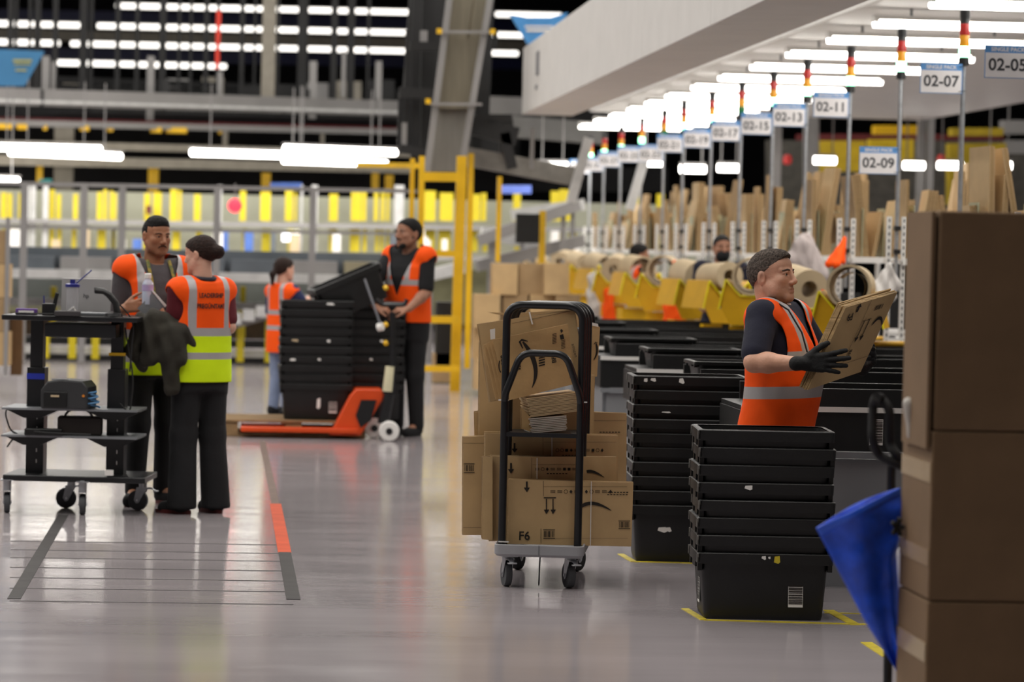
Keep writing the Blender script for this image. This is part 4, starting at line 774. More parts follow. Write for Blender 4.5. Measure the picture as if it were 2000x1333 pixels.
def head_prims(V, M, hs=1.0, wide=1.0, jowl=1.0):
    """head in its own frame: origin at the crown's middle height; +y face; M places it"""
    Rm = np.array(M.to_3x3()); 
    def T(x, y, z): return np.array(M @ Vector((x*hs*wide, y*hs, z*hs)))
    def E(c, r, k=.015, op='u'): V.ell(T(*c), [r[0]*hs*wide, r[1]*hs, r[2]*hs], k, op, Rm)
    E((0, -.014, .024), (.076, .097, .091)); E((0, .042, .045), (.06, .048, .05), .03); E((0, .035, -.03), (.059, .06, .072), .03)
    E((0, .066, -.068), (.034, .028, .03), .02); E((0, .076, -.1), (.02, .019, .018), .02)
    for s in (-1, 1):
        E((s*.042, .058, -.022), (.024, .026, .022), .02); E((s*.043*jowl, .032, -.07), (.024*jowl, .036, .032*jowl), .03); V.cap(T(s*.058, .0, -.045), T(s*.022, .07, -.1), .02*hs, .016*hs, .025)
        V.cap(T(s*.016, .088, .021), T(s*.047, .072, .021), .0085*hs, .0075*hs, .012)
        E((s*.031, .098, .003), (.017, .014, .0105), .008, 's'); E((s*.031, .0775, .003), (.0125, .0125, .0125), .003)
        V.cap(T(s*.019, .0885, .0095), T(s*.032, .0905, .013), .0042*hs, .0045*hs, .004); V.cap(T(s*.032, .0905, .013), T(s*.046, .080, .0065), .0045*hs, .0038*hs, .004); V.cap(T(s*.02, .0865, -.0072), T(s*.044, .080, -.0072), .0042*hs, .0036*hs, .005)
        E((s*.077, -.012, -.008), (.011, .02, .033), .006); E((s*.088, -.003, -.006), (.007, .01, .018), .004, 's'); E((s*.0125, .1, -.037), (.009, .011, .0085), .006); V.ell(T(s*.0065, .106, -.0435), [.0035*hs, .005*hs, .003*hs], .002, 's')
    V.cap(T(0, .092, .012), T(0, .109, -.026), .0085*hs, .011*hs, .012); E((0, .1105, -.032), (.0125, .0115, .0105), .008)
    V.cap(T(-.015, .0915, -.062), T(.015, .0915, -.062), .006*hs, None, .006); V.cap(T(-.013, .0905, -.075), T(.013, .0905, -.075), .0072*hs, None, .006); V.cap(T(-.023, .1, -.0685), T(.023, .1, -.0685), .003*hs, None, .003, 's')
    return T
def extras_head(parent, M, hs, hairm, browm, iris, wide=1.0, moustache=False, beard=False):
    def T(x, y, z): return M @ Vector((x*hs*wide, y*hs, z*hs))
    for s in (-1, 1):
        e = MB().lathe([(.0124*hs*math.cos(R(a)), .0124*hs*math.sin(R(a))) for a in range(-90, 91, 20)], 14, mat('eye_white', 'b8b0a8', .3), Matrix.Translation(T(s*.031, .0785, .003)) @ M.to_3x3().to_4x4()).obj('eye', None, parent)
        MB().lathe([(.0001, .0130*hs), (.003*hs, .0128*hs), (.0066*hs, .0112*hs)], 12, iris, Matrix.Translation(T(s*.031, .0785, .003)) @ M.to_3x3().to_4x4() @ Matrix.Rotation(R(-90), 4, 'X'), cap=False).obj('iris', None, e)
        MB().tube([T(s*.012, .0965, .0205), T(s*.03, .0938, .0235), T(s*.052, .0795, .0185)], [.003*hs, .004*hs, .002*hs], 6).obj('eyebrow', browm, parent)
    if moustache: MB().tube([T(-.029, .088, -.071), T(-.024, .0935, -.061), T(-.012, .0985, -.0555), T(0, .1, -.0545), T(.012, .0985, -.0555), T(.024, .0935, -.061), T(.029, .088, -.071)], [.0015*hs, .0026*hs, .0028*hs, .0022*hs, .0028*hs, .0026*hs, .0015*hs], 6).obj('moustache', browm, parent)
def figure(label, loc, rz, H, look, arms, legs=None, head=(0, 0, 0), h=.008, fat=(0, 0, 0), hands=None, vest=None, lean=0, hoff=0):
    """arms: {'R': (shoulder, elbow, wrist), ...} in the figure's frame (facing +y, right = +x); look: colours; returns the body object"""
    s = H/1.75; sk = look['skin']; fa = look.get('belly', 0); M0 = Matrix.Translation(loc) @ Matrix.Rotation(rz, 4, 'Z')
    zs = [z*s for z in TZ]; bel = [0, .4, .8, 1, .8, .35, .1, 0, 0, 0]
    ta = [a*s*look.get('w', 1)+fa*.35*q for a, q in zip(TA, bel)]; tb = [b*s*look.get('w', 1)+fa*.55*q for b, q in zip(TB, bel)]; tc = [c*s+fa*.45*q+lean*(z-.9*s) for c, q, z in zip(TC, bel, zs)]
    ztop = H; hs = H/1.75*look.get('hs', 1.0); hz = ztop-.112*hs+look.get('hzo', 0); hy = .018*s+lean*.6+hoff
    MH = Matrix.Translation((head[3] if len(head) > 3 else 0, hy, hz)) @ Matrix.Rotation(head[0], 4, 'Z') @ Matrix.Rotation(head[1], 4, 'X') @ Matrix.Rotation(head[2], 4, 'Y')
    legs = legs or {}
    LG = {}
    for S, sg in (('R', 1), ('L', -1)): LG[S] = [np.array(p, float) for p in legs.get(S, ((sg*.09*s, 0, .90*s), (sg*.10*s, .02, .49*s), (sg*.105*s, -.01, .085*s), (sg*.12*s, .14*s, .035)))]
    allp = [p for S in arms for p in arms[S][:3]]+[p for S in LG for p in LG[S]]
    hp = [np.array(q['w'])+.2*np.array(q['d'])/np.linalg.norm(q['d']) for q in (hands or {}).values()]
    P = np.array(allp+hp); lo = np.minimum(P.min(0)-.14, (-.3, -.25, -.01)); hi = np.maximum(P.max(0)+.14, (.3, .3, H+.03))
    hm = np.array(hi); V = Vox(lo, hi, h)
    V.loft(zs, [a*.94 for a in ta], [b*.94 for b in tb], tc, k=.03)
    V.cap((0, tc[-2], 1.42*s), (0, hy-.02, hz-.06*hs), .066*s*look.get('neck', 1), .057*s*look.get('neck', 1), .03)
    hc = np.array(MH @ Vector((0, 0, 0))); HV = Vox(hc-np.array((.16, .17, .30)), hc+np.array((.16, .19, .15)), .0032 if h < .007 else .004)
    HV.cap((0, tc[-2], 1.42*s), (0, hy-.02, hz-.06*hs), .066*s*look.get('neck', 1), .057*s*look.get('neck', 1), .03)
    T = head_prims(HV, MH, hs, look.get('wide', 1), look.get('jowl', 1)); HV.plane((0, 0, 1.43*s), (0, 0, -1))
    V.plane((0, 0, 1.47*s), (0, 0, 1))
    for S, (a, b, c) in ((S, arms[S][:3]) for S in arms):
        f = look.get('arm', 1); V.cap((a[0]*.6, a[1], a[2]-.01), a, .07*s*f, .06*s*f, .04); V.cap(a, b, .056*s*f, .043*s*f, .03); v = np.array(c)-np.array(b); mid = np.array(b)+v*.3; V.cap(b, mid, .043*s*f, .044*s*f, .02); V.cap(mid, c, .044*s*f, .028*s*f, .02)
    for S in LG:
        a, b, c, t = LG[S]; V.cap(a, b, .085*s, .055*s, .03); V.cap(b, c, .056*s, .04*s, .02); V.cap(c, t, .036, .03, .01)
    if hands and not look.get('gloves'):
        for S, q in hands.items(): hand_prims(V, q['w'], q['d'], q['b'], q['s'], q.get('sz', s), q.get('curl', (.3, .35, .4, .45)), q.get('spread', .1), q.get('thumb', (.7, .4)))
    Hi = np.array(MH.inverted())
    def tint(C):
        Q = (C @ Hi[:3, :3].T+Hi[:3, 3])/hs; ss = lambda x, a, b: np.clip((x-a)/(b-a), 0, 1); o = np.ones((len(C), 4)); x, y, z = Q[:, 0], Q[:, 1], Q[:, 2]; near = (np.abs(x) < .1) & (z > -.14)
        st = look.get('stub', 0)*ss(-z, .03, .055)*ss(y, -.02, .03)*(1-ss(-z, .115, .14))*near; pp = .6*(y-look.get('hline', .078))-.8*(z-look.get('hlz', .062)); st = np.maximum(st, look.get('fade', 0)*(1-ss(pp, .0, .035))*(1-ss(y, .02, .05))*near)
        lp = ss(.012-np.abs(z+.069), 0, .004)*ss(y, .08, .086)*ss(.023-np.abs(x), 0, .006)*look.get('lip', .5); ck = ss(.03-np.hypot(np.abs(x)-.043, z+.03), 0, .025)*ss(y, .03, .06)*.35; ns = ss(.022-np.hypot(x, z+.03), 0, .015)*ss(y, .095, .11)*.35; er = ss(np.abs(x), .073, .082)*ss(.05-np.abs(z+.01), 0, .02)*.3; ck = np.maximum(np.maximum(ck, ns), er)
        for i, (a, b, c) in enumerate(((.55, .80, 1.02), (.55, .55, .86), (.56, .5, .8))): o[:, i] = (1-st*(1-a))*(1-lp*(1-b))*(1-ck*(1-c))
        return o
    bmv, bmq = V.verts_faces(); hvv, hvq = HV.verts_faces(); VV = np.concatenate([bmv, hvv]); QQ = np.concatenate([bmq, hvq+len(bmv)])
    V.verts_faces = lambda: (VV, QQ)
    body = place('person', V.mesh('person', sk, tint=tint), None, loc, rz); tag(body, label, 'person')
    extras_head(body, MH, hs, look['hair'], look.get('brow', look['hair']), look.get('iris', BLKM), look.get('wide', 1), look.get('moustache'))
    # hair
    hv = Vox(np.array(T(0, 0, 0))-.17, np.array(T(0, 0, 0))+.17, .004 if h < .007 else .005); Rm = np.array(MH.to_3x3()); e = look.get('hairt', .006)
    wd_ = look.get('wide', 1)
    hv.ell(T(0, -.016, .024), [(.0765*wd_+e*.6)*hs, (.098+e)*hs, (.092+e)*hs], 0, 'u', Rm); hv.ell(T(0, .04, .047), [.0605*hs*wd_+e*.6*hs, (.049+e)*hs, (.051+e)*hs], .02, 'u', Rm)
    if look.get('top'): hv.ell(T(0, .012, .082), [.062*hs*wd_, .08*hs, .034*hs+look['top']*hs], .02, 'u', Rm)
    pn = MH.to_3x3() @ Vector((0, look.get('hn', .6), -.8)); hv.plane(T(0, look.get('hline', .078), look.get('hlz', .062)), pn)
    
    for c, r in look.get('bun', ()): hv.ell(T(*c), [q*hs for q in r], .02, 'u', Rm)
    for a, b, r0, r1 in look.get('tail', ()): hv.cap(T(*a), T(*b), r0*hs, r1*hs, .015)
    place('hair', hv.mesh('hair', look['hair'], noise=look.get('hnoise', .0006)), body)
    if look.get('beardm'):
        bv = Vox(np.array(T(0, 0, -.06))-.12, np.array(T(0, 0, -.06))+.12, .005)
        for sg in (-1, 1): bv.cap(T(sg*.066, .005, -.03), T(sg*.03, .07, -.1), .013*hs, .02*hs, .015)
        bv.cap(T(-.03, .075, -.1), T(.03, .075, -.1), .02*hs, None, .015); bv.cap(T(-.024, .09, -.052), T(.024, .09, -.052), .007*hs, None, .01); place('beard', bv.mesh('beard', look['beardm']), body)
    # shirt
    sv = Vox(lo, hi, h); sv.loft(zs[:-1], [a+.006 for a in ta[:-1]], [b+.006 for b in tb[:-1]], tc[:-1], k=.03)
    for S in arms:
        a, b, c = [np.array(p, float) for p in arms[S][:3]]; f = look.get('arm', 1); sl = look.get('sleeve', .72)
        sv.cap((a[0]*.55, a[1], a[2]-.012), a, .074*s*f, .069*s*f, .04); sv.cap(a, a+(b-a)*min(1, sl), .068*s*f, .064*s*f, .03)
        if sl > 1: sv.cap(b, b+(c-b)*(sl-1), .058*s*f, .045*s*f, .02)
    if look.get('shirt'): place('shirt', sv.mesh('shirt', look['shirt'], relax=2), body)
    # trousers
    tv = Vox((lo[0], lo[1], -.01), (hi[0], hi[1], 1.06*s), h); fl = look.get('flare', 1)
    tv.loft([.78*s, .88*s, .98*s, 1.03*s], [ta[0]+.012, ta[1]+.012, ta[2]+.01, ta[2]+.01], [tb[0]+.015, tb[1]+.014, tb[2]+.01, tb[2]+.01], tc[:4], k=.03)
    for S in LG:
        a, b, c, t = LG[S]; z0 = c+np.array((0, 0, .0 if fl > 1.2 else .0)); tv.cap(a, b, .10*s, .074*s*(1+.25*(fl-1)), .04); tv.cap(b, c-np.array((0, 0, .035)) if fl > 1.2 else c, .074*s*(1+.25*(fl-1)), .06*s*fl, .03)
    tv.plane((0, 0, .03 if fl > 1.2 else .06), (0, 0, -1)); place('trousers', tv.mesh('trousers', look['trousers'], relax=2), body)
    for S in LG:
        a, b, c, t = LG[S]; fv = Vox(np.minimum(c, t)-.1, np.maximum(c, t)+.14, .006); fv.cap((c[0], c[1]-.015, .05), t, .047, .04, .02); fv.cap((c[0], c[1], .05), (c[0], c[1], .10), .045, .042, .02); fv.plane((0, 0, .004), (0, 0, -1)); sh = place('shoe', fv.mesh('shoe', look.get('shoe', BCOT)), body)
        v = t-c; u_ = np.array((v[0], v[1]))/np.hypot(v[0], v[1]); sm = MB(); pts = []
        for q in range(16):
            an = 2*math.pi*q/16; pts.append((c[0]+u_[0]*(.06+.125*math.cos(an))-u_[1]*.044*math.sin(an), c[1]+u_[1]*(.06+.125*math.cos(an))+u_[0]*.044*math.sin(an)))
        MB().prism(pts, .0, .022).obj('sole', look.get('sole', BCOT), sh)
    if look.get('gloves') and hands:
        for S, q in hands.items():
            w = np.array(q['w'], float); gv = Vox(w-.24, w+.24, .004); d_ = np.array(q['d'], float); d_ /= np.linalg.norm(d_)
            gv.cap(w-d_*.035, w+d_*.01, .036*s, .033*s, .01); hand_prims(gv, w, q['d'], q['b'], q['s'], q.get('sz', s), q.get('curl', (.3, .35, .4, .45)), q.get('spread', .1), q.get('thumb', (.7, .4)), .003); place('glove', gv.mesh('glove', look['gloves']), body)
    if vest: build_vest(body, vest, zs, ta, tb, tc, s, arms, lo, hi, h, T)
    return body
def build_vest(body, vs, zs, ta, tb, tc, s, arms, lo, hi, h, T):
    inf = vs.get('infl', .02); hem = vs['hem']; V = Vox(lo, hi, min(h, .007)); Z = [hem-.05]+[z for z in zs[:-1] if z > hem-.02]
    ia = [np.interp(z, zs, ta) for z in Z]; ib = [np.interp(z, zs, tb) for z in Z]; ic = [np.interp(z, zs, tc) for z in Z]
    for i in range(len(Z)):           # cloth hangs straight below the fullest point
        ia[i] = max(ia[i], max(x for x, z in zip(ia, Z) if z >= Z[i])*vs.get('hang', .97) if Z[i] < 1.2*s else ia[i]); ib[i] = max(ib[i], max(x for x, z in zip(ib, Z) if z >= Z[i])*.97 if Z[i] < 1.2*s else ib[i])
    V.loft(Z, [a+inf for a in ia], [b+inf for b in ib], ic, k=.02)
    for S in arms: a = np.array(arms[S][0]); f = vs.get('sh', 1); V.cap((a[0]*.5, a[1]-.005, a[2]-.004), (a[0]*.95, a[1], a[2]-.012), .083*s*f, .08*s*f, .03)
    me = V.mesh('vest', [ORG, REFL, LIME, vs.get('trim', REFL)], relax=2); bm = bmesh.new(); bm.from_mesh(me)
    def cut(p, n): bmesh.ops.bisect_plane(bm, geom=bm.verts[:]+bm.edges[:]+bm.faces[:], plane_co=p, plane_no=n, dist=1e-5)
    tl = vs.get('tilt', 0); nz = Vector((0, -tl, 1)).normalized()
    for z0, z1 in vs['bands']: cut((0, 0, z0), nz); cut((0, 0, z1), nz)
    if vs.get('lime'): cut((0, 0, vs['lime']), nz)
    x0, x1 = vs.get('vx', (.085, .135))
    for x in (x0, x1, -x0, -x1): cut((x, 0, 0), (1, 0, 0))
    zv, slope = vs.get('v', (1.22*s, .42)); rn = vs.get('rn', .072)*s; ax, az, ry, rzz = vs.get('arm', (.175*s, 1.33*s, .075*s, .135*s)); zb = max(b[1] for b in vs['bands']); dele = []
    zn = 1.44*s
    for f in bm.faces:
        c = f.calc_center_median(); y0 = np.interp(c.z, zs, tc)
        if c.z < hem+vs.get('curve', 0)*max(0, c.y-.02) - vs.get('dip', 0)*max(0, -c.y): dele.append(f); continue
        if c.z > zn and (c.x/(rn*1.15))**2+((c.y-y0)/rn)**2 < 1: dele.append(f); continue
        if c.y > y0 and vs.get('vneck', True) and abs(c.x) < (c.z-zv)*slope and c.z > zv: dele.append(f); continue
        if abs(c.x) > ax and c.z > az-rzz and ((c.z-az)/rzz)**2+((c.y-y0-.005)/ry)**2 < 1: dele.append(f); continue
        zz = c.z-tl*c.y
        if any(a < zz < b for a, b in vs['bands']): f.material_index = 1
        elif x0 < abs(c.x) < x1 and zz > vs.get('vz', zb): f.material_index = 1
        elif vs.get('lime') and zz < vs['lime']: f.material_index = 2
        else: f.material_index = 0
    bmesh.ops.delete(bm, geom=dele, context='FACES')
    for _ in range(8):
        mv = {}
        for v in bm.verts:
            nb = [e.other_vert(v) for e in v.link_edges if e.is_boundary]
            if len(nb) == 2: mv[v] = v.co*.4+(nb[0].co+nb[1].co)*.3
        for v, q in mv.items(): v.co = q
    bm.to_mesh(me); bm.free(); me.polygons.foreach_set('use_smooth', [True]*len(me.polygons)); me.update()
    o = place('safety_vest', me, body); q = o.modifiers.new('thickness', 'SOLIDIFY'); q.thickness = .004; q.offset = 1
    return o
# ================================================================ the people
def frame(loc, rz): return (Matrix.Translation(loc) @ Matrix.Rotation(rz, 4, 'Z')).inverted()
def wl(Fm, u, v, d): return np.array(Fm @ W(u, v, d))
def wd_(Fm, v): return np.array(Fm.to_3x3() @ Vector(v))
GREYH = mat('grey_hair', '544b45', .9, spec=.2, var=.7, scale=90, bump=.6, bscale=140); BLKH = mat('black_hair', '0d0b0a', .75, spec=.25, var=.4, scale=60, bump=.5, bscale=120); BRNH = mat('brown_hair', '24140d', .7, spec=.25, var=.4, scale=50, bump=.5, bscale=120)
IRI = mat('dark_iris', '2a1c12', .3)
# ---- man in focus with a bundle of flat boxes
d0 = 14.42; p = W(1513, 760, d0); L0 = (p.x, d0, 0); RZ = R(-117); Fm = frame(L0, RZ)
S1 = skin('skin_fair', 'd09e84'); look = dict(skin=S1, stub=.4, fade=.6, jowl=1.22, hzo=-.02, hair=GREYH, iris=IRI, shirt=NAVY, trousers=NAVY, belly=.085, w=1.06, hs=1.12, wide=1.04, neck=1.16, arm=1.12, gloves=mat('black_glove', '0d0d0e', .8, bump=.3, bscale=40, var=.2), hairt=.0035, top=.006, hline=.075, hlz=.074, sleeve=.8, hnoise=.0005)
HM = W(1513, 483, d0).z
arms = {'R': ((.195, -.01, HM-.325), wl(Fm, 1473, 708, 14.10), wl(Fm, 1563, 711, 13.99)), 'L': ((-.19, .03, HM-.325), wl(Fm, 1606, 706, 14.62), wl(Fm, 1682, 716, 14.50))}
hands = {'R': dict(w=wl(Fm, 1570, 710, 13.975), d=wd_(Fm, (1, -.12, .06)), b=wd_(Fm, (.05, -1, .1)), s=wd_(Fm, (0, 0, 1)), curl=(.0, -.03, .05, .1), spread=.2, thumb=(.75, .55), sz=1.08),
         'L': dict(w=wl(Fm, 1690, 714, 14.46), d=wd_(Fm, (.25, -.75, .5)), b=wd_(Fm, (.9, .3, -.1)), s=wd_(Fm, (-.3, -.2, .9)), curl=(.5, .55, .6, .65), spread=.06, thumb=(.5, .2), sz=1.0)}
man = figure('man in orange vest and navy shirt holding flat boxes in black gloves', L0, RZ, HM, look, arms, head=(R(-9), R(6), 0), hoff=-.045, h=.006, hands=hands,
    vest=dict(hem=.80, bands=[(1.115, 1.175), (.955, 1.012)], infl=.022, vx=(.085, .135), v=(1.15, .36), tilt=.05, arm=(.182, 1.225, .085, .145), sh=1.13, curve=.1, hang=.985))
MB().tube([wl(Fm, 1512, 588, 14.30), wl(Fm, 1540, 606, 14.225), wl(Fm, 1566, 650, 14.20), wl(Fm, 1577, 690, 14.17)], .004, 6).obj('lanyard', BCOT, man); MB().box(wl(Fm, 1578, 695, 14.165), (.02, .012, .03)).obj('badge', CHR, man)
# bundle in his hands
QB = [(1652, 601), (1753, 571), (1681, 727), (1578, 762)]; QD = (.02, .34, .33, .0); DB = 13.975
hb = bundle('box_bundle', QB, DB, .055, 6, 'bundle of flat boxes printed F9 held by the gloved man', group='cardboard in hand', jit=2.5, dd=QD, seed=5)
def QP(s, t, e=.004):
    A, B, Cc, Dd = [W(*p, DB+q) for p, q in zip(QB, QD)]; x = (A*(1-s)+B*s)*(1-t)+(Dd*(1-s)+Cc*s)*t; n = (B-A).cross(Dd-A).normalized(); n = n if n.y < 0 else -n; return x+n*e-hb.location
def qink(polys, name='print'):
    m = MB()
    for p in polys: m.add([QP(*q) for q in p], [tuple(range(len(p)))])
    o = m.obj(name, INK, hb, smooth=0); o['kind'] = 'stuff'
qink([rect(.48, 0, .485, .78), rect(.0, .79, 1, .794)]+[[(.25, .105), (.29, .105), (.29, .05), (.32, .05), (.27, .0), (.22, .05), (.25, .05)]]+[rect(.53, .27, .545, .48), rect(.63, .27, .645, .48), rect(.5, .26, .67, .268), [(.5, .47), (.57, .47), (.537, .53)], [(.6, .47), (.67, .47), (.637, .53)]]+curve_band(bez((.74, .36), (.84, .2), (.97, .4)), [.012, .03, .035, .04, .04, .04, .035, .03, .025, .02, .008])+bars(.64, .1, .8, .16, 10)+bars(.5, .62, .56, .76, 9, True))
qn = (QP(1, 0)-QP(0, 0)).normalized(); qm = (QP(0, 0)-QP(0, 1)).normalized(); qz = qn.cross(qm).normalized(); qm = qz.cross(qn)
lt = place('lettering', text_mesh('F9', .05, INK, .001), hb); lt.matrix_local = Matrix.Translation(QP(.17, .14, .005)) @ Matrix((qn, qm, qz)).transposed().to_4x4() @ Matrix.Rotation(R(180), 4, 'Z')
# ---- man at the work cart
g = G(292, 988); L1 = (g.x, g.y+.1, 0); RZ = R(203); Fm = frame(L1, RZ); D = L1[1]; H1 = W(278, 425, D).z
S2 = skin('skin_tan', 'a06f52'); look = dict(skin=S2, stub=.42, hair=BLKH, iris=IRI, shirt=mat('charcoal_shirt', '4a4548', .9, bump=.2), trousers=BCOT, top=.012, hairt=.002, hlz=.064, hn=.55, sleeve=.9, moustache=True, sole=mat('red_sole', '5a1a18', .6), hs=.97)
arms = {'R': ((.19, 0, H1-.31), wl(Fm, 226, 640, D-.05), wl(Fm, 240, 604, D-.28)), 'L': ((-.19, 0, H1-.31), wl(Fm, 345, 660, D+.05), wl(Fm, 318, 622, D-.22))}
hands = {'R': dict(w=wl(Fm, 243, 603, D-.28), d=wd_(Fm, (1, -.25, .25)), b=wd_(Fm, (.2, -1, .2)), s=wd_(Fm, (0, 0, 1)), curl=(.25, .3, .35, .4), spread=.12), 'L': dict(w=wl(Fm, 318, 622, D-.22), d=wd_(Fm, (-.6, -.5, .5)), b=wd_(Fm, (.5, -.8, 0)), s=wd_(Fm, (0, 0, 1)), curl=(.5, .5, .5, .5))}
m1 = figure('man in orange vest talking behind the black work cart', L1, RZ, H1, look, arms, head=(R(8), R(-6), 0), hands=hands, legs={'R': ((.09, 0, .92), (.10, .03, .5), (.11, .02, .085), (.20, .16, .035)), 'L': ((-.09, 0, .92), (-.1, .0, .5), (-.1, -.05, .085), (-.13, .1, .035))},
    vest=dict(hem=.80, bands=[(.88, .93), (1.03, 1.08)], lime=1.03, infl=.022, vx=(.105, .15), vz=1.08, v=(1.12, .33), arm=(.175, 1.30, .08, .13), sh=1.09))
LNY = mat('patterned_lanyard', 'a88a2a', .7, var=.8, scale=40, col2='3a5a34')
for sg in (-1, 1): MB().tube([(sg*.07, .06, H1-.26), (sg*.075, .135, H1-.36), (sg*.045, .155, H1-.52), (.0, .16, H1-.66)], .011, 6, flat=.35).obj('lanyard', LNY, m1)
# ---- woman with her back to the camera
g = G(385, 1003); L2 = (g.x, g.y+.02, 0); RZ = R(33); Fm = frame(L2, RZ); D = L2[1]; H2 = W(372, 462, D).z
S3 = skin('skin_light', 'cfa08a'); MAR = mat('maroon_shirt', '5e1520', .85, bump=.2)
look = dict(skin=S3, hair=BRNH, iris=IRI, shirt=MAR, trousers=BCOT, sole=mat('red_sole', '5a1a18', .6), flare=1.55, hairt=.008, bun=(((0, -.125, .0), (.045, .045, .045)),), sleeve=.78, hs=1.0, w=.93, arm=.9)
arms = {'L': ((-.165, .0, H2-.31), wl(Fm, 338, 648, D-.02), wl(Fm, 312, 640, D+.2)), 'R': ((.165, .0, H2-.31), wl(Fm, 448, 640, D+.06), wl(Fm, 430, 625, D+.28))}
hands = {'L': dict(w=wl(Fm, 312, 640, D+.2), d=wd_(Fm, (-.4, .6, .1)), b=wd_(Fm, (-.5, -.5, .8)), s=wd_(Fm, (1, 0, 0)))}
m2 = figure('woman seen from behind in orange and lime vest, jacket over arm', L2, RZ, H2, look, arms, head=(R(27), R(-8), 0), hands=hands, legs={'L': ((-.085, 0, .86), (-.095, .02, .47), (-.115, -.01, .07), (-.17, .1, .03)), 'R': ((.085, 0, .86), (.095, .0, .47), (.105, -.04, .07), (.11, .1, .03))},
    vest=dict(hem=W(400, 745, D).z, bands=[(W(400, 656, D).z, W(400, 640, D).z), (W(400, 701, D).z, W(400, 688, D).z)], lime=W(400, 645, D).z, infl=.02, vx=(.095, .14), v=(1.15, .3), arm=(.155, H2-.43, .075, .13), sh=1.02, hang=1.08))
for k, t in enumerate(('LEADERSHIP', 'PREGÚNTAME')):
    o = place('lettering', text_mesh(t, .038, INK, .0011), m2, (-.005, -.158 if k else -.15, H2-.345-.07*k)); o.rotation_euler = (R(90), 0, 0); o.location.y = -.2; q = o.modifiers.new('on_cloth', 'SHRINKWRAP'); q.target = [c for c in m2.children if c.name.startswith('safety_vest')][0]; q.wrap_method = 'NEAREST_SURFACEPOINT'; q.wrap_mode = 'ABOVE_SURFACE'; q.offset = .006
MB().tube([(.065*math.cos(R(a)), -.02+.07*math.sin(R(a)), H2-.245+.008*math.sin(R(a))) for a in range(150, 400, 25)], .012, 8).obj('collar', mat('grey_collar', '2c2c38', .8), m2)
# jacket over her arm
def drape(name, caps, h, m, label, cat, k=.025, relax=2, amp=.006):
    P = [W(*c[:3]) for c in caps]+[W(*c[3:6]) for c in caps]; A = np.array([list(p) for p in P]); V = Vox(A.min(0)-.16, A.max(0)+.16, h)
    for c in caps: V.cap(W(*c[:3]), W(*c[3:6]), c[6], c[7], k)
    g_ = (V.ax[0][:, None, None], V.ax[1][None, :, None], V.ax[2][None, None, :]); V.F += (amp*np.sin(g_[0]*70+g_[2]*25)+amp*.7*np.sin(g_[0]*41-g_[2]*38+g_[1]*30)).astype(np.float32)
    o = place(name, V.mesh(name, m, relax=relax)); return tag(o, label, cat)
Dj = D-.05
drape('jacket', [(278, 630, Dj, 262, 690, Dj, .06, .05), (300, 625, Dj-.06, 290, 700, Dj-.08, .06, .055), (262, 680, Dj, 280, 715, Dj-.02, .05, .04), (300, 620, Dj-.02, 345, 640, Dj-.06, .055, .05), (345, 650, Dj-.1, 350, 700, Dj-.12, .06, .05), (340, 690, Dj-.1, 335, 758, Dj-.1, .055, .045), (325, 650, Dj-.08, 325, 700, Dj-.1, .055, .05), (322, 690, Dj-.08, 340, 765, Dj-.06, .05, .03), (360, 655, Dj-.08, 383, 680, Dj-.06, .045, .025)], .008, mat('olive_jacket', '2b2820', .9, bump=.4, bscale=14, var=.2), 'dark olive jacket draped over the arm of the woman', 'jacket')
tb_ = plate(None, 'tablet', [(268, 603), (298, 572), (323, 598), (290, 622)], D+.02, .012, GRYM); tag(tb_, 'grey tablet with white edge held between the two at the cart', 'tablet')
o = plate(tb_, 'white_edge', [(296, 568), (299, 568), (325, 597), (322, 601)], D+.015, .02, WHP)
bt = empty('water_bottle', W(288, 596, D+.05)); tag(bt, 'clear water bottle with pale cap held at chest height', 'bottle'); MB().lathe([(.001, 0), (.033, .003), (.034, .08), (.03, .1), (.034, .11), (.033, .13), (.016, .155), (.015, .165)], 16).obj('body', mat('clear_blue', 'cfd8ec', .1, alpha=.75), bt); MB().lathe([(.02, .16), (.02, .185), (.015, .19)], 14).obj('cap', WHP, bt); MB().lathe([(.0345, .085), (.0345, .12)], 16, cap=False).obj('label', mat('pink_blue_label', 'b9a5cf', .5), bt)
# ---- man with the pallet truck
g = G(792, 851); L3 = (g.x, g.y, 0); RZ = R(138); Fm = frame(L3, RZ); D = L3[1]; H3 = W(765, 427, D).z
S4 = skin('skin_olive', '9a6c54'); look = dict(skin=S4, hair=BLKH, iris=IRI, shirt=BCOT, trousers=BCOT, beardm=BLKH, stub=.3, hairt=.006, sleeve=.85, hs=1.06)
arms = {'L': ((-.19, 0, H3-.31), wl(Fm, 832, 572, D-.2), wl(Fm, 798, 604, D-.38)), 'R': ((.19, 0, H3-.31), wl(Fm, 715, 575, D-.1), wl(Fm, 735, 600, D-.3))}
hands = {'L': dict(w=wl(Fm, 796, 604, D-.38), d=wd_(Fm, (-1, -.2, -.1)), b=wd_(Fm, (0, -.5, 1)), s=wd_(Fm, (0, -1, 0)), curl=(.7, .7, .7, .7)), 'R': dict(w=wl(Fm, 735, 600, D-.3), d=wd_(Fm, (1, -.3, -.2)), b=wd_(Fm, (0, -.5, 1)), s=wd_(Fm, (0, -1, 0)), curl=(.7, .7, .7, .7))}
m3 = figure('bearded man in orange vest standing at the pallet truck', L3, RZ, H3, look, arms, head=(R(-12), R(3), 0), hands=hands, h=.009,
    vest=dict(hem=W(780, 629, D).z, bands=[(W(780, 557, D).z, W(780, 546, D).z)], infl=.02, vx=(.075, .12), v=(1.18, .4), arm=(.172, H3-.44, .08, .13), sh=1.12))
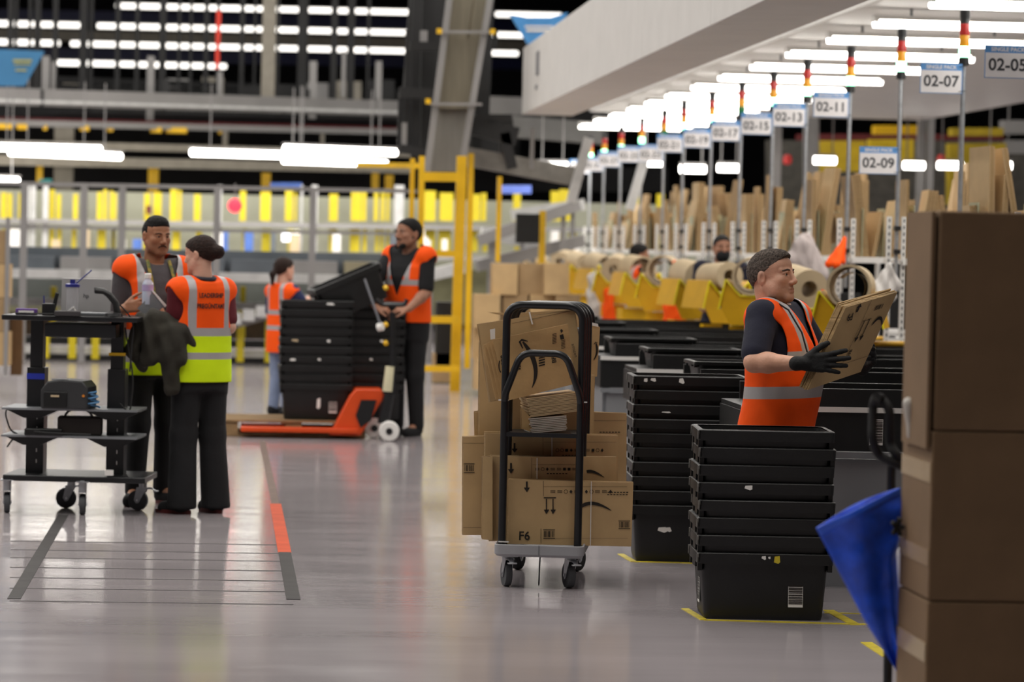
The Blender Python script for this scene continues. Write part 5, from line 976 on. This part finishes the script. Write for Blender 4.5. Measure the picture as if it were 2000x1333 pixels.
# ---- woman behind the totes
g = G(547, 812); L4 = (g.x, g.y, 0); RZ = R(-50); Fm = frame(L4, RZ); D = L4[1]; H4 = W(575, 505, D).z
look = dict(skin=S3, hair=BRNH, iris=IRI, shirt=mat('navy_tee', '232b52', .85), trousers=mat('pale_denim', '7e8ba6', .85, var=.2, bump=.2), hairt=.01, hs=1.12, w=.92, arm=.9, tail=(((0, -.1, .0), (0, -.15, -.05), .03, .03), ((0, -.15, -.05), (0, -.15, -.15), .03, .015)), sleeve=.8)
arms = {'L': ((-.16, 0, H4-.3), (-.2, .02, H4-.55), (-.18, .2, H4-.6)), 'R': ((.16, 0, H4-.3), wl(Fm, 592, 590, D-.1), wl(Fm, 604, 582, D+.1))}
m4 = figure('woman with ponytail in orange vest and pale jeans behind the totes', L4, RZ, H4, look, arms, h=.009, vest=dict(hem=W(545, 688, D).z, bands=[(W(545, 615, D).z, W(545, 606, D).z), (W(545, 645, D).z, W(545, 636, D).z)], infl=.02, vx=(.07, .11), v=(1.0, .35), arm=(.145, H4-.4, .06, .1)))
# ---- two more at the far stations
g = W(1404, 700, 28.6); L5 = (g.x, 28.6, 0); H5 = W(1404, 460, 28.6).z
look = dict(skin=S4, hair=BLKH, iris=IRI, shirt=NAVY, trousers=NAVY, hairt=.008, sleeve=.9)
m5 = figure('man in navy shirt and black face mask behind the yellow holders', L5, R(185), H5, look, {'R': ((.19, 0, H5-.31), (.24, .0, H5-.6), (.2, .2, H5-.7)), 'L': ((-.19, 0, H5-.31), (-.24, .0, H5-.6), (-.2, .2, H5-.7))}, h=.01)
hz5 = H5-.112*H5/1.75; mv = Vox((-.1, 0, hz5-.16), (.1, .2, hz5+.02), .005); mv.ell((0, .05, hz5-.07), (.07, .088, .07), 0); mv.plane((0, .02, 0), (0, -1, 0)); mv.plane((0, 0, hz5-.025), (0, -.3, 1)); place('face_mask', mv.mesh('face_mask', BCOT), m5)
g = W(1242, 700, 34.3); L6 = (g.x, 34.3, 0); H6 = W(1242, 478, 34.3).z
look = dict(skin=S4, hair=BLKH, iris=IRI, shirt=BCOT, trousers=BCOT, hairt=.014)
m6 = figure('dark-haired person mostly hidden behind a paper roll', L6, R(-80), H6, look, {'R': ((.19, 0, H6-.31), (.24, .0, H6-.6), (.2, .2, H6-.7)), 'L': ((-.19, 0, H6-.31), (-.24, .0, H6-.6), (-.2, .2, H6-.7))}, h=.01, vest=dict(hem=.82, bands=[(.95, 1.0)], v=(1.2, .4)))
# ================================================================ black mobile work cart on the left
Fc = G(228, 1000); CT = empty('work_cart', (W(148, 900, 18.4).x, 18.45, 0), R(-6)); bpy.context.view_layer.update()
tag(CT, 'black mobile work cart with shelves and grey casters', 'cart'); CI = CT.matrix_world.inverted()
def cl(u, v, d): return CI @ W(u, v, d)
zt = W(148, 622, 18.3).z
MB().box((-.01, 0, zt), (.80, .56, .03)).obj('table_top', BLKM, CT, bev=.004); MB().box((.05, -.05, zt-.07), (.42, .4, .08)).obj('under_tray', BLKM, CT, bev=.004)
for z, nm in ((W(148, 800, 18.3).z, 'shelf'), (W(148, 853, 18.3).z, 'shelf')):
    MB().box((-.01, -.02, z), (.80, .42, .012)).obj(nm, GRYM, CT)
    for x in (-.24, .24): MB().prism([(-.16, 0), (.16, 0), (.05, -.05), (-.05, -.05)], -.15, .15, None, Matrix.Translation((x, -.02, z-.006)) @ Matrix(((1, 0, 0, 0), (0, 0, 1, 0), (0, 1, 0, 0), (0, 0, 0, 1)))).obj('shelf_bracket', BLKM, CT)
zb = W(148, 934, 18.3).z
for x in (-.24, .24):
    MB().box((x, 0, (zb+zt)/2-.15), (.105, .13, zt-zb-.30)).obj('column', BLKM, CT, bev=.004); MB().box((x, 0, zt-.17), (.075, .1, .32)).obj('inner_column', BLKM, CT)
    for k in range(5): MB().box((x+.012, -.066, .30+.065*k), (.006, .002, .022)).obj('slot', WHM, CT)
MB().box((-.24, -.0665, W(60, 737, 18.3).z), (.107, .004, .035)).obj('blue_tape', mat('blue_tape', '2638b8', .5), CT); MB().box((.2435, -.0665, W(60, 690, 18.3).z), (.1, .004, .018)).obj('yellow_tape', YEL, CT)
MB().box((.03, 0, zb), (.84, .52, .035)).obj('base', BLKM, CT, bev=.005); MB().box((.24, -.27, zb+.045), (.05, .004, .033)).obj('label', WHP, CT)
for x, y, rz in ((-.37, -.22, 8), (.08, -.24, 6), (-.06, .2, 100), (.38, .16, 80)): caster(CT, x, y, R(rz), r=.062, top=zb-.01, brake=(y > 0))
for P in ([(-.37, .1, .62), (-.42, -.1, .6), (-.38, -.1, .48), (-.33, -.12, .46)], [(-.33, .1, .44), (-.38, -.05, .42), (-.4, -.08, .38)], [(.30, -.15, zt-.05), (.36, -.17, .8), (.34, -.17, .6), (.28, -.17, .66)], [(.26, -.2, zt+.1), (.36, -.2, zt), (.34, -.2, .85)]): MB().tube(arc_tube(P, .08), .005, 6).obj('cable', DRUB, CT)
def on_cart(name, u, v, d, label, cat, rz=0): o = empty(name, W(u, v, d), rz); return tag(o, label, cat)
DT = 18.3
def ztop_(u): return W(u, 616, DT)
# laptop, tumbler, pen cup, scanner, tape box, card reader
lp = on_cart('laptop', 167, 616, 18.42, 'silver laptop lid standing open on the black work cart', 'laptop', R(-8)); lp.location.z = zt+.016
MB().box((0, 0, .12), (.30, .008, .20), M=Matrix.Rotation(R(-8), 4, 'X')).obj('lid', mat('laptop_silver', 'a5a3a3', .4, .4, var=.03), lp, bev=.003); MB().box((0, .10, .008), (.30, .21, .014)).obj('keyboard_base', GRYM, lp, bev=.003)
o = place('logo', text_mesh('hp', .035, DTX, .0003), lp, (0, .008, .115)); o.rotation_euler.x = R(82)
tu = on_cart('drink_tumbler', 141, 606, 18.28, 'clear plastic tumbler with dark blue lid before the laptop', 'tumbler'); tu.location.z = zt+.016
MB().lathe([(.001, 0), (.034, .002), (.04, .17)], 20).obj('body', mat('clear_plastic', 'c8c8cc', .15, alpha=.45), tu); MB().lathe([(.043, .168), (.043, .185), (.03, .19)], 20).box((0, 0, .2), (.03, .02, .025)).obj('lid', mat('blue_lid', '252a78', .4), tu); MB().cyl((.02, 0, .19), (.11, 0, .27), .004, n=8).obj('straw', MATS['blue_lid'], tu)
MB().tube([(-.02, -.02, .02), (.01, -.025, .05), (.02, -.02, .02)], .012, 6).obj('tissue', WHP, tu)
pc = on_cart('pen_cup', 95, 610, 18.25, 'black pen cup with a cutter on the work cart', 'cup'); pc.location.z = zt+.016
MB().box((0, 0, .035), (.075, .07, .07)).obj('cup', BLKM, pc, bev=.004); MB().box((.02, 0, .09), (.022, .014, .1), M=Matrix.Rotation(R(12), 4, 'Y')).obj('cutter', BLK, pc, bev=.003); MB().cyl((-.025, 0, .03), (-.03, 0, .115), .004, n=8).obj('pen', MATS['blue_lid'], pc)
tp = on_cart('tape_box', 52, 610, 18.28, 'small purple box at the left end of the cart', 'box'); tp.location.z = zt+.016; MB().box((0, 0, .018), (.125, .07, .036)).obj('box', mat('purple_card', '5c3a86', .6), tp, bev=.003); MB().box((0, -.036, .018), (.09, .002, .014)).obj('label', WHP, tp)
ch_ = on_cart('charging_dock', 132, 612, 18.2, 'dark grey charging dock lying on the cart beside the laptop', 'dock'); ch_.location.z = zt+.016; MB().box((0, 0, .015), (.15, .1, .03)).obj('dock', mat('dark_grey_plastic', '3a3739', .5), ch_, bev=.005); MB().tube(arc_tube([(-.08, -.03, .01), (-.16, -.06, .01), (-.24, -.03, .01), (-.3, -.05, .01)], .04), .006, 6).obj('cable', DRUB, ch_)
sn = on_cart('barcode_scanner', 222, 612, 18.2, 'black barcode scanner standing on its stand on the cart', 'scanner'); sn.location.z = zt+.016
MB().lathe([(.001, 0), (.055, .002), (.05, .02), (.015, .03)], 18).obj('stand', BLKM, sn); MB().tube([(.025, 0, .01), (.012, 0, .08), (-.03, 0, .13), (-.05, 0, .145)], [.022, .02, .02, .02], 10).obj('grip', BLK, sn); MB().tube([(-.015, 0, .125), (-.06, 0, .15), (-.11, 0, .155)], [.022, .028, .03], 10, flat=.7).obj('head', BLK, sn); MB().box((-.112, 0, .155), (.006, .045, .03)).obj('window', DTX, sn)
# printer, cables and tool box on the shelves
zs1 = W(148, 800, 18.3).z+.007; zs2 = W(148, 853, 18.3).z+.007
pr = on_cart('label_printer', 134, 795, 18.3, 'dark grey label printer on the upper cart shelf', 'printer', R(-12)); pr.location.z = zs1; DG = mat('printer_grey', '2f3032', .5)
MB().prism([(-.14, 0), (.14, 0), (.14, .13), (.11, .165), (-.02, .172), (-.10, .16), (-.14, .11)], -.11, .11, None, Matrix(((1, 0, 0, 0), (0, 0, 1, 0), (0, 1, 0, 0), (0, 0, 0, 1)))).obj('body', DG, pr, bev=.008); MB().box((-.05, -.114, .055), (.14, .01, .09)).obj('front', BLK, pr, bev=.004); MB().box((-.05, -.121, .075), (.05, .004, .012)).obj('label_slot', KRAFT, pr); MB().box((-.04, -.05, .17), (.09, .05, .008)).obj('window', GRYP, pr); MB().cyl((.12, -.112, .08), (.12, -.118, .08), .008, n=10).obj('button', mat('orange_led', 'd08020', .5), pr)
bc_ = on_cart('cable_coil', 178, 795, 18.22, 'coil of light blue cable beside the label printer', 'cable'); bc_.location.z = zs1+.008
MB().tube([(.05*math.cos(a*.5)*(1-.01*a), .03*math.sin(a*.5), .004+.0025*a) for a in range(38)], .006, 6).obj('coil', mat('blue_cable', '4f86b5', .5), bc_)
tbx = on_cart('tool_case', 150, 845, 18.35, 'dark case with a carry handle on the lower cart shelf', 'case'); tbx.location.z = zs2; MB().box((.02, 0, .055), (.26, .16, .11)).obj('case', mat('dark_brown_case', '1e1512', .6), tbx, bev=.01); MB().tube(arc_tube([(-.08, -.05, .09), (-.05, -.05, .15), (.07, -.05, .15), (.1, -.05, .1)], .05), .007, 8).obj('handle', BLKM, tbx)
pw = on_cart('power_strip', 85, 847, 18.25, 'black power strip and cables on the lower cart shelf', 'power strip'); pw.location.z = zs2; MB().box((0, 0, .02), (.22, .07, .04)).obj('strip', BLK, pw, bev=.006); MB().tube(arc_tube([(-.1, 0, .03), (-.02, -.05, .02), (.1, -.06, .015), (.28, -.07, .012)], .05), .007, 6).obj('cable', DRUB, pw)
# ================================================================ pallet, totes and orange pallet truck
Dp = 25.6; A = W(438, 853, Dp); B = W(700, 856, Dp); PLc = ((A.x+B.x)/2, Dp+.42, 0); WOOD = mat('pallet_wood', '8d7350', .85, var=.3, scale=6, stretch=(1, 8, 8), bump=.3)
pl = empty('wooden_pallet', PLc, R(2)); tag(pl, 'wooden pallet with the orange truck forks under it', 'pallet'); pw_ = 1.2
for y in (-.36, -.18, 0, .18, .36): MB().box((0, y, .133), (pw_, .12, .02)).obj('deck_board', WOOD, pl)
for y in (-.36, 0, .36):
    MB().box((0, y, .011), (pw_, .1, .02)).obj('bottom_board', WOOD, pl)
    for x in (-.53, 0, .53): MB().box((x, y, .066), (.14, .1, .09)).obj('block', WOOD, pl)
for x in (-.53, 0, .53): MB().box((x, 0, .117), (.14, .8, .014)).obj('cross_board', WOOD, pl)
n = 0
for cx, cy2, nn, wh in ((W(616, 800, Dp).x, Dp+.26, 10, 'at the front of the pallet'), (W(716, 800, Dp+.3).x, Dp+.5, 10, 'at the right of the pallet'), (W(640, 800, Dp+.7).x, Dp+.72, 9, 'at the back of the pallet')):
    tote_stack((cx, cy2, .145), R((1, 4, -2)[n]), nn, wh, 'totes stacked on the pallet', pitch=.0775, lab0=(n == 0), scuffs={0: ((.02, .14, .03, .09, WHP),), 3: ((-.2, .27, .05, .02, WHP), (.02, .275, .03, .02, WHP)), 5: ((-.18, .275, .06, .02, KRAFT), (.1, .275, .03, .025, WHP)), 9: ((.1, .275, .07, .02, WHP),)}); n += 1
o = tote((W(700, 560, Dp).x, Dp+.35, .145+.93), R(8), 'black tote tipped on top of the pallet load', 'totes stacked on the pallet'); o.rotation_euler.y = R(-24)
ORN = mat('truck_orange', 'd9480c', .4, var=.08); J = lambda u, v, d: W(u, v, d)
jk = empty('pallet_truck', (W(750, 855, Dp-.1).x, Dp-.05, 0)); tag(jk, 'orange hand pallet truck with white wheels beside the man', 'pallet truck'); b0 = jk.location
def jl(u, v, d=Dp-.15): return W(u, v, d)-b0
for y in (-.12, .28):
    a, c = jl(470, 836), jl(700, 846); MB().box(((a.x+c.x)/2, y+.1, .07), (abs(c.x-a.x), .14, .04)).obj('fork', ORN, jk, bev=.006)
MB().prism([(jl(660, 0).x, .03), (jl(722, 0).x, .03), (jl(735, 0).x, .12), (jl(768, 0).x, .36), (jl(762, 0).x, .42), (jl(712, 0).x, .42), (jl(700, 0).x, .36), (jl(672, 0).x, .12)], -.06, .34, None, Matrix(((1, 0, 0, 0), (0, 0, 1, 0), (0, 1, 0, 0), (0, 0, 0, 1)))).obj('body', ORN, jk, bev=.01)
MB().prism([(jl(722, 0).x, .10), (jl(742, 0).x, .16), (jl(752, 0).x, .33), (jl(722, 0).x, .33), (jl(712, 0).x, .2)], -.075, -.058, None, Matrix(((1, 0, 0, 0), (0, 0, 1, 0), (0, 1, 0, 0), (0, 0, 0, 1)))).obj('recess', BLKM, jk)
MB().cyl(jl(748, 828), jl(760, 770), .05, .045, 14).obj('hydraulic_pump', BLKM, jk); MB().cyl(jl(757, 765), jl(762, 716), .045, .04, 14).obj('cover', mat('cream_plastic', 'd8d2b0', .5), jk)
for u, v, dd in ((760, 841, Dp-.28), (731, 839, Dp+.1)):
    c = jl(u, v, dd); c.z = .085; MB().lathe([(.03, -.03), (.075, -.03), (.084, -.02), (.084, .02), (.075, .03), (.03, .03)], 24, WHP, Matrix.Translation(c) @ Matrix.Rotation(R(90), 4, 'X')).obj('wheel', None, jk); MB().cyl(c-Vector((0, .04, 0)), c+Vector((0, .04, 0)), .028, n=12).obj('axle', BLKM, jk)
MB().tube([jl(765, 770), jl(767, 690), jl(766, 610)], .025, 10).obj('tiller', BLKM, jk); MB().tube(arc_tube([jl(735, 585), jl(745, 596), jl(790, 596), jl(795, 585)], .04), .018, 10).obj('handle', BLKM, jk)
for v in (560, 632, 668): MB().cyl(jl(752, v, Dp-.17), jl(755, v+5, Dp-.19), .02, n=8).obj('yellow_mark', YEL, jk)
MB().tube([jl(712, 545, Dp-.2), jl(745, 640, Dp-.2)], .028, 8, flat=.4).obj('clear_wrap', mat('plastic_film', '8d9098', .2, alpha=.6), jk); MB().tube([jl(738, 640, Dp-.2), jl(748, 638, Dp-.22)], .035, 8).obj('white_wad', WHP, jk)
# ================================================================ near right: wrapped carton tower, cart handle, blue bag
Dn = 9.0; xl = W(1820, 900, Dn).x; TAPE = mat('clear_tape', 'b59c78', .15, var=.05); DKC = mat('shade_brown_card', '80664a', .8, var=.08)  # tower card is darkened in its colour to carry the shade
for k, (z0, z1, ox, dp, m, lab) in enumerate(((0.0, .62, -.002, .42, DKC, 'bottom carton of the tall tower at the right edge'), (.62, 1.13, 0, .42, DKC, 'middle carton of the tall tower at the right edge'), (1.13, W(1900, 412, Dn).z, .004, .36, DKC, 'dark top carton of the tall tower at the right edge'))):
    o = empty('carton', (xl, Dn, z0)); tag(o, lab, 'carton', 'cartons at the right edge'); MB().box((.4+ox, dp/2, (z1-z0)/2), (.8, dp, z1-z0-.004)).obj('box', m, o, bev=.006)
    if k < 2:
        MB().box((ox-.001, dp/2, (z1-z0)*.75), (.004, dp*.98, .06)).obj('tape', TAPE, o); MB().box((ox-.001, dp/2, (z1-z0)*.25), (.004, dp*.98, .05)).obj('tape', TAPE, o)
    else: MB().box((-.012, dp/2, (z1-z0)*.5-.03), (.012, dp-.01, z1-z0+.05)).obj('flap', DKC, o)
hd = empty('cart_handle', (W(1735, 900, 9.7).x, 9.7, 0)); tag(hd, 'black tube cart handle behind the blue bag', 'cart'); h0 = hd.location
for P in ([(1712, 776), (1705, 790), (1703, 860), (1715, 890), (1745, 905), (1790, 918)], [(1712, 776), (1722, 778), (1738, 800), (1738, 868), (1750, 890), (1790, 905)]): MB().tube(arc_tube([W(u, v, 9.7+.04*(i % 2))-h0 for i, (u, v) in enumerate(P)], .05), .0155, 10).obj('tube', DRUB, hd)
a = W(1741, 890, 9.75)-h0; MB().cyl(a, (a.x+.01, a.y, .0), .015, n=10).obj('post', BLKM, hd); MB().box((.25, .1, .12), (.6, .35, .05)).obj('deck', BLKM, hd)
BAG = mat('blue_plastic_bag', '1d58ea', .4, var=.25, scale=16, bump=.5, bscale=10)
def bag_side(off, bulge):
    Pl = [(1594, 1032), (1640, 1120), (1690, 1215), (1752, 1312)]; Pr = [(1757, 953), (1764, 1010), (1750, 1080), (1764, 1312)]
    def ip(P, t): k = min(2, int(t*3)); f = t*3-k; return (P[k][0]*(1-f)+P[k+1][0]*f, P[k][1]*(1-f)+P[k+1][1]*f)
    def fn(u, v):
        a, b = ip(Pl, v), ip(Pr, v); x = a[0]*(1-u)+b[0]*u; y = a[1]*(1-u)+b[1]*u; s = math.sin(math.pi*u)*(1-v*.7)
        return W(x, y-off*s*10, 9.45+bulge*s+.012*math.sin(9*u+5*v)+.008*math.sin(17*v-6*u))
    return fn
mb = MB(); mb.sheet(bag_side(0, -.07), 24, 30); fb = mb.obj('plastic_bag', BAG, None, solid=.002, smooth=80); tag(fb, 'bright blue plastic bag hanging beside the carton tower', 'bag')
MB().sheet(bag_side(1, .07), 24, 30).obj('rear_side', BAG, fb, solid=.002, smooth=80)
MB().sheet(lambda u, v: bag_side(0, -.07)(u, v*.06)+Vector((0, -.004, 0)), 24, 3).obj('hem', mat('blue_hem', '2a66f5', .35, var=.1), fb, solid=.003, smooth=80)
tie = MB(); c = W(1752, 1030, 9.35); 
for k in range(5): tie.tube([c+Vector((.0, 0, 0)), c+Vector((.02*math.cos(k*1.3), -.01, .03*math.sin(k*1.3)))], .008, 6)
tie.obj('knot', DRUB, fb)
def white_bag(name, caps, label, m, h=.008): return drape(name, caps, h, m, label, 'bag', amp=.004)
FILM = mat('white_film', 'cfcac2', .3, var=.1, alpha=.92)
white_bag('film_bag', [(1765, 1085, 9.6, 1757, 1180, 9.6, .025, .03), (1757, 1180, 9.6, 1775, 1300, 9.6, .03, .03)], 'crumpled white film bag behind the blue bag', FILM)
white_bag('film_bag', [(1779, 790, 9.25, 1778, 850, 9.25, .02, .016)], 'scrap of white film beside the carton tower', FILM)
# ================================================================ clothes and bags hung at the stations
HOOD = mat('grey_hoodie', 'a79c9a', .9, var=.08, bump=.3, bscale=8)
drape('hoodie', [(1572, 465, 27.3, 1553, 512, 27.2, .05, .1), (1576, 470, 27.3, 1600, 540, 27.2, .06, .1), (1567, 480, 27.2, 1580, 560, 27.2, .08, .11)], .012, HOOD, 'pale grey hoodie hung on the rack behind the man', 'hoodie', amp=.005)
drape('hung_vest', [(1650, 466, 25.3, 1618, 516, 25.2, .008, .033), (1650, 466, 25.3, 1634, 516, 25.15, .008, .038), (1650, 466, 25.3, 1647, 512, 25.2, .008, .022)], .008, ORG, 'orange vest tip hung beside the rack post', 'vest', amp=.002)
drape('hung_vest', [(1606, 570, 21.9, 1596, 650, 21.9, .012, .04), (1606, 570, 21.9, 1610, 640, 21.9, .012, .03)], .01, ORG, 'strip of orange vest hanging between the yellow holders', 'vest', amp=.003)
drape('hung_vest', [(1318, 515, 30.95, 1312, 600, 30.95, .03, .09), (1312, 600, 30.9, 1306, 680, 30.9, .09, .06), (1326, 600, 30.9, 1330, 665, 30.9, .07, .05)], .014, ORG, 'orange vest hanging at the middle stations', 'vest')
drape('hung_vest', [(1188, 570, 35.3, 1190, 640, 35.3, .05, .10), (1190, 640, 35.3, 1196, 655, 35.3, .1, .09)], .014, ORG, 'orange vest hanging at the farthest stations', 'vest')
BAGC = mat('clear_film', 'd5d0cc', .25, var=.08, alpha=.8)
drape('clear_bag', [(1735, 518, 23.2, 1702, 574, 23.2, .008, .03), (1735, 518, 23.2, 1720, 582, 23.15, .008, .05), (1735, 518, 23.2, 1742, 578, 23.2, .008, .045), (1737, 520, 23.2, 1756, 560, 23.2, .008, .03)], .008, BAGC, 'crumpled clear bag hanging by the nearest rack post', 'bag', amp=.006)
drape('clear_bag', [(1160, 545, 36.6, 1165, 600, 36.6, .08, .12), (1172, 560, 36.7, 1180, 640, 36.7, .1, .1)], .016, BAGC, 'white bag hanging at the farthest stations', 'bag', amp=.012)
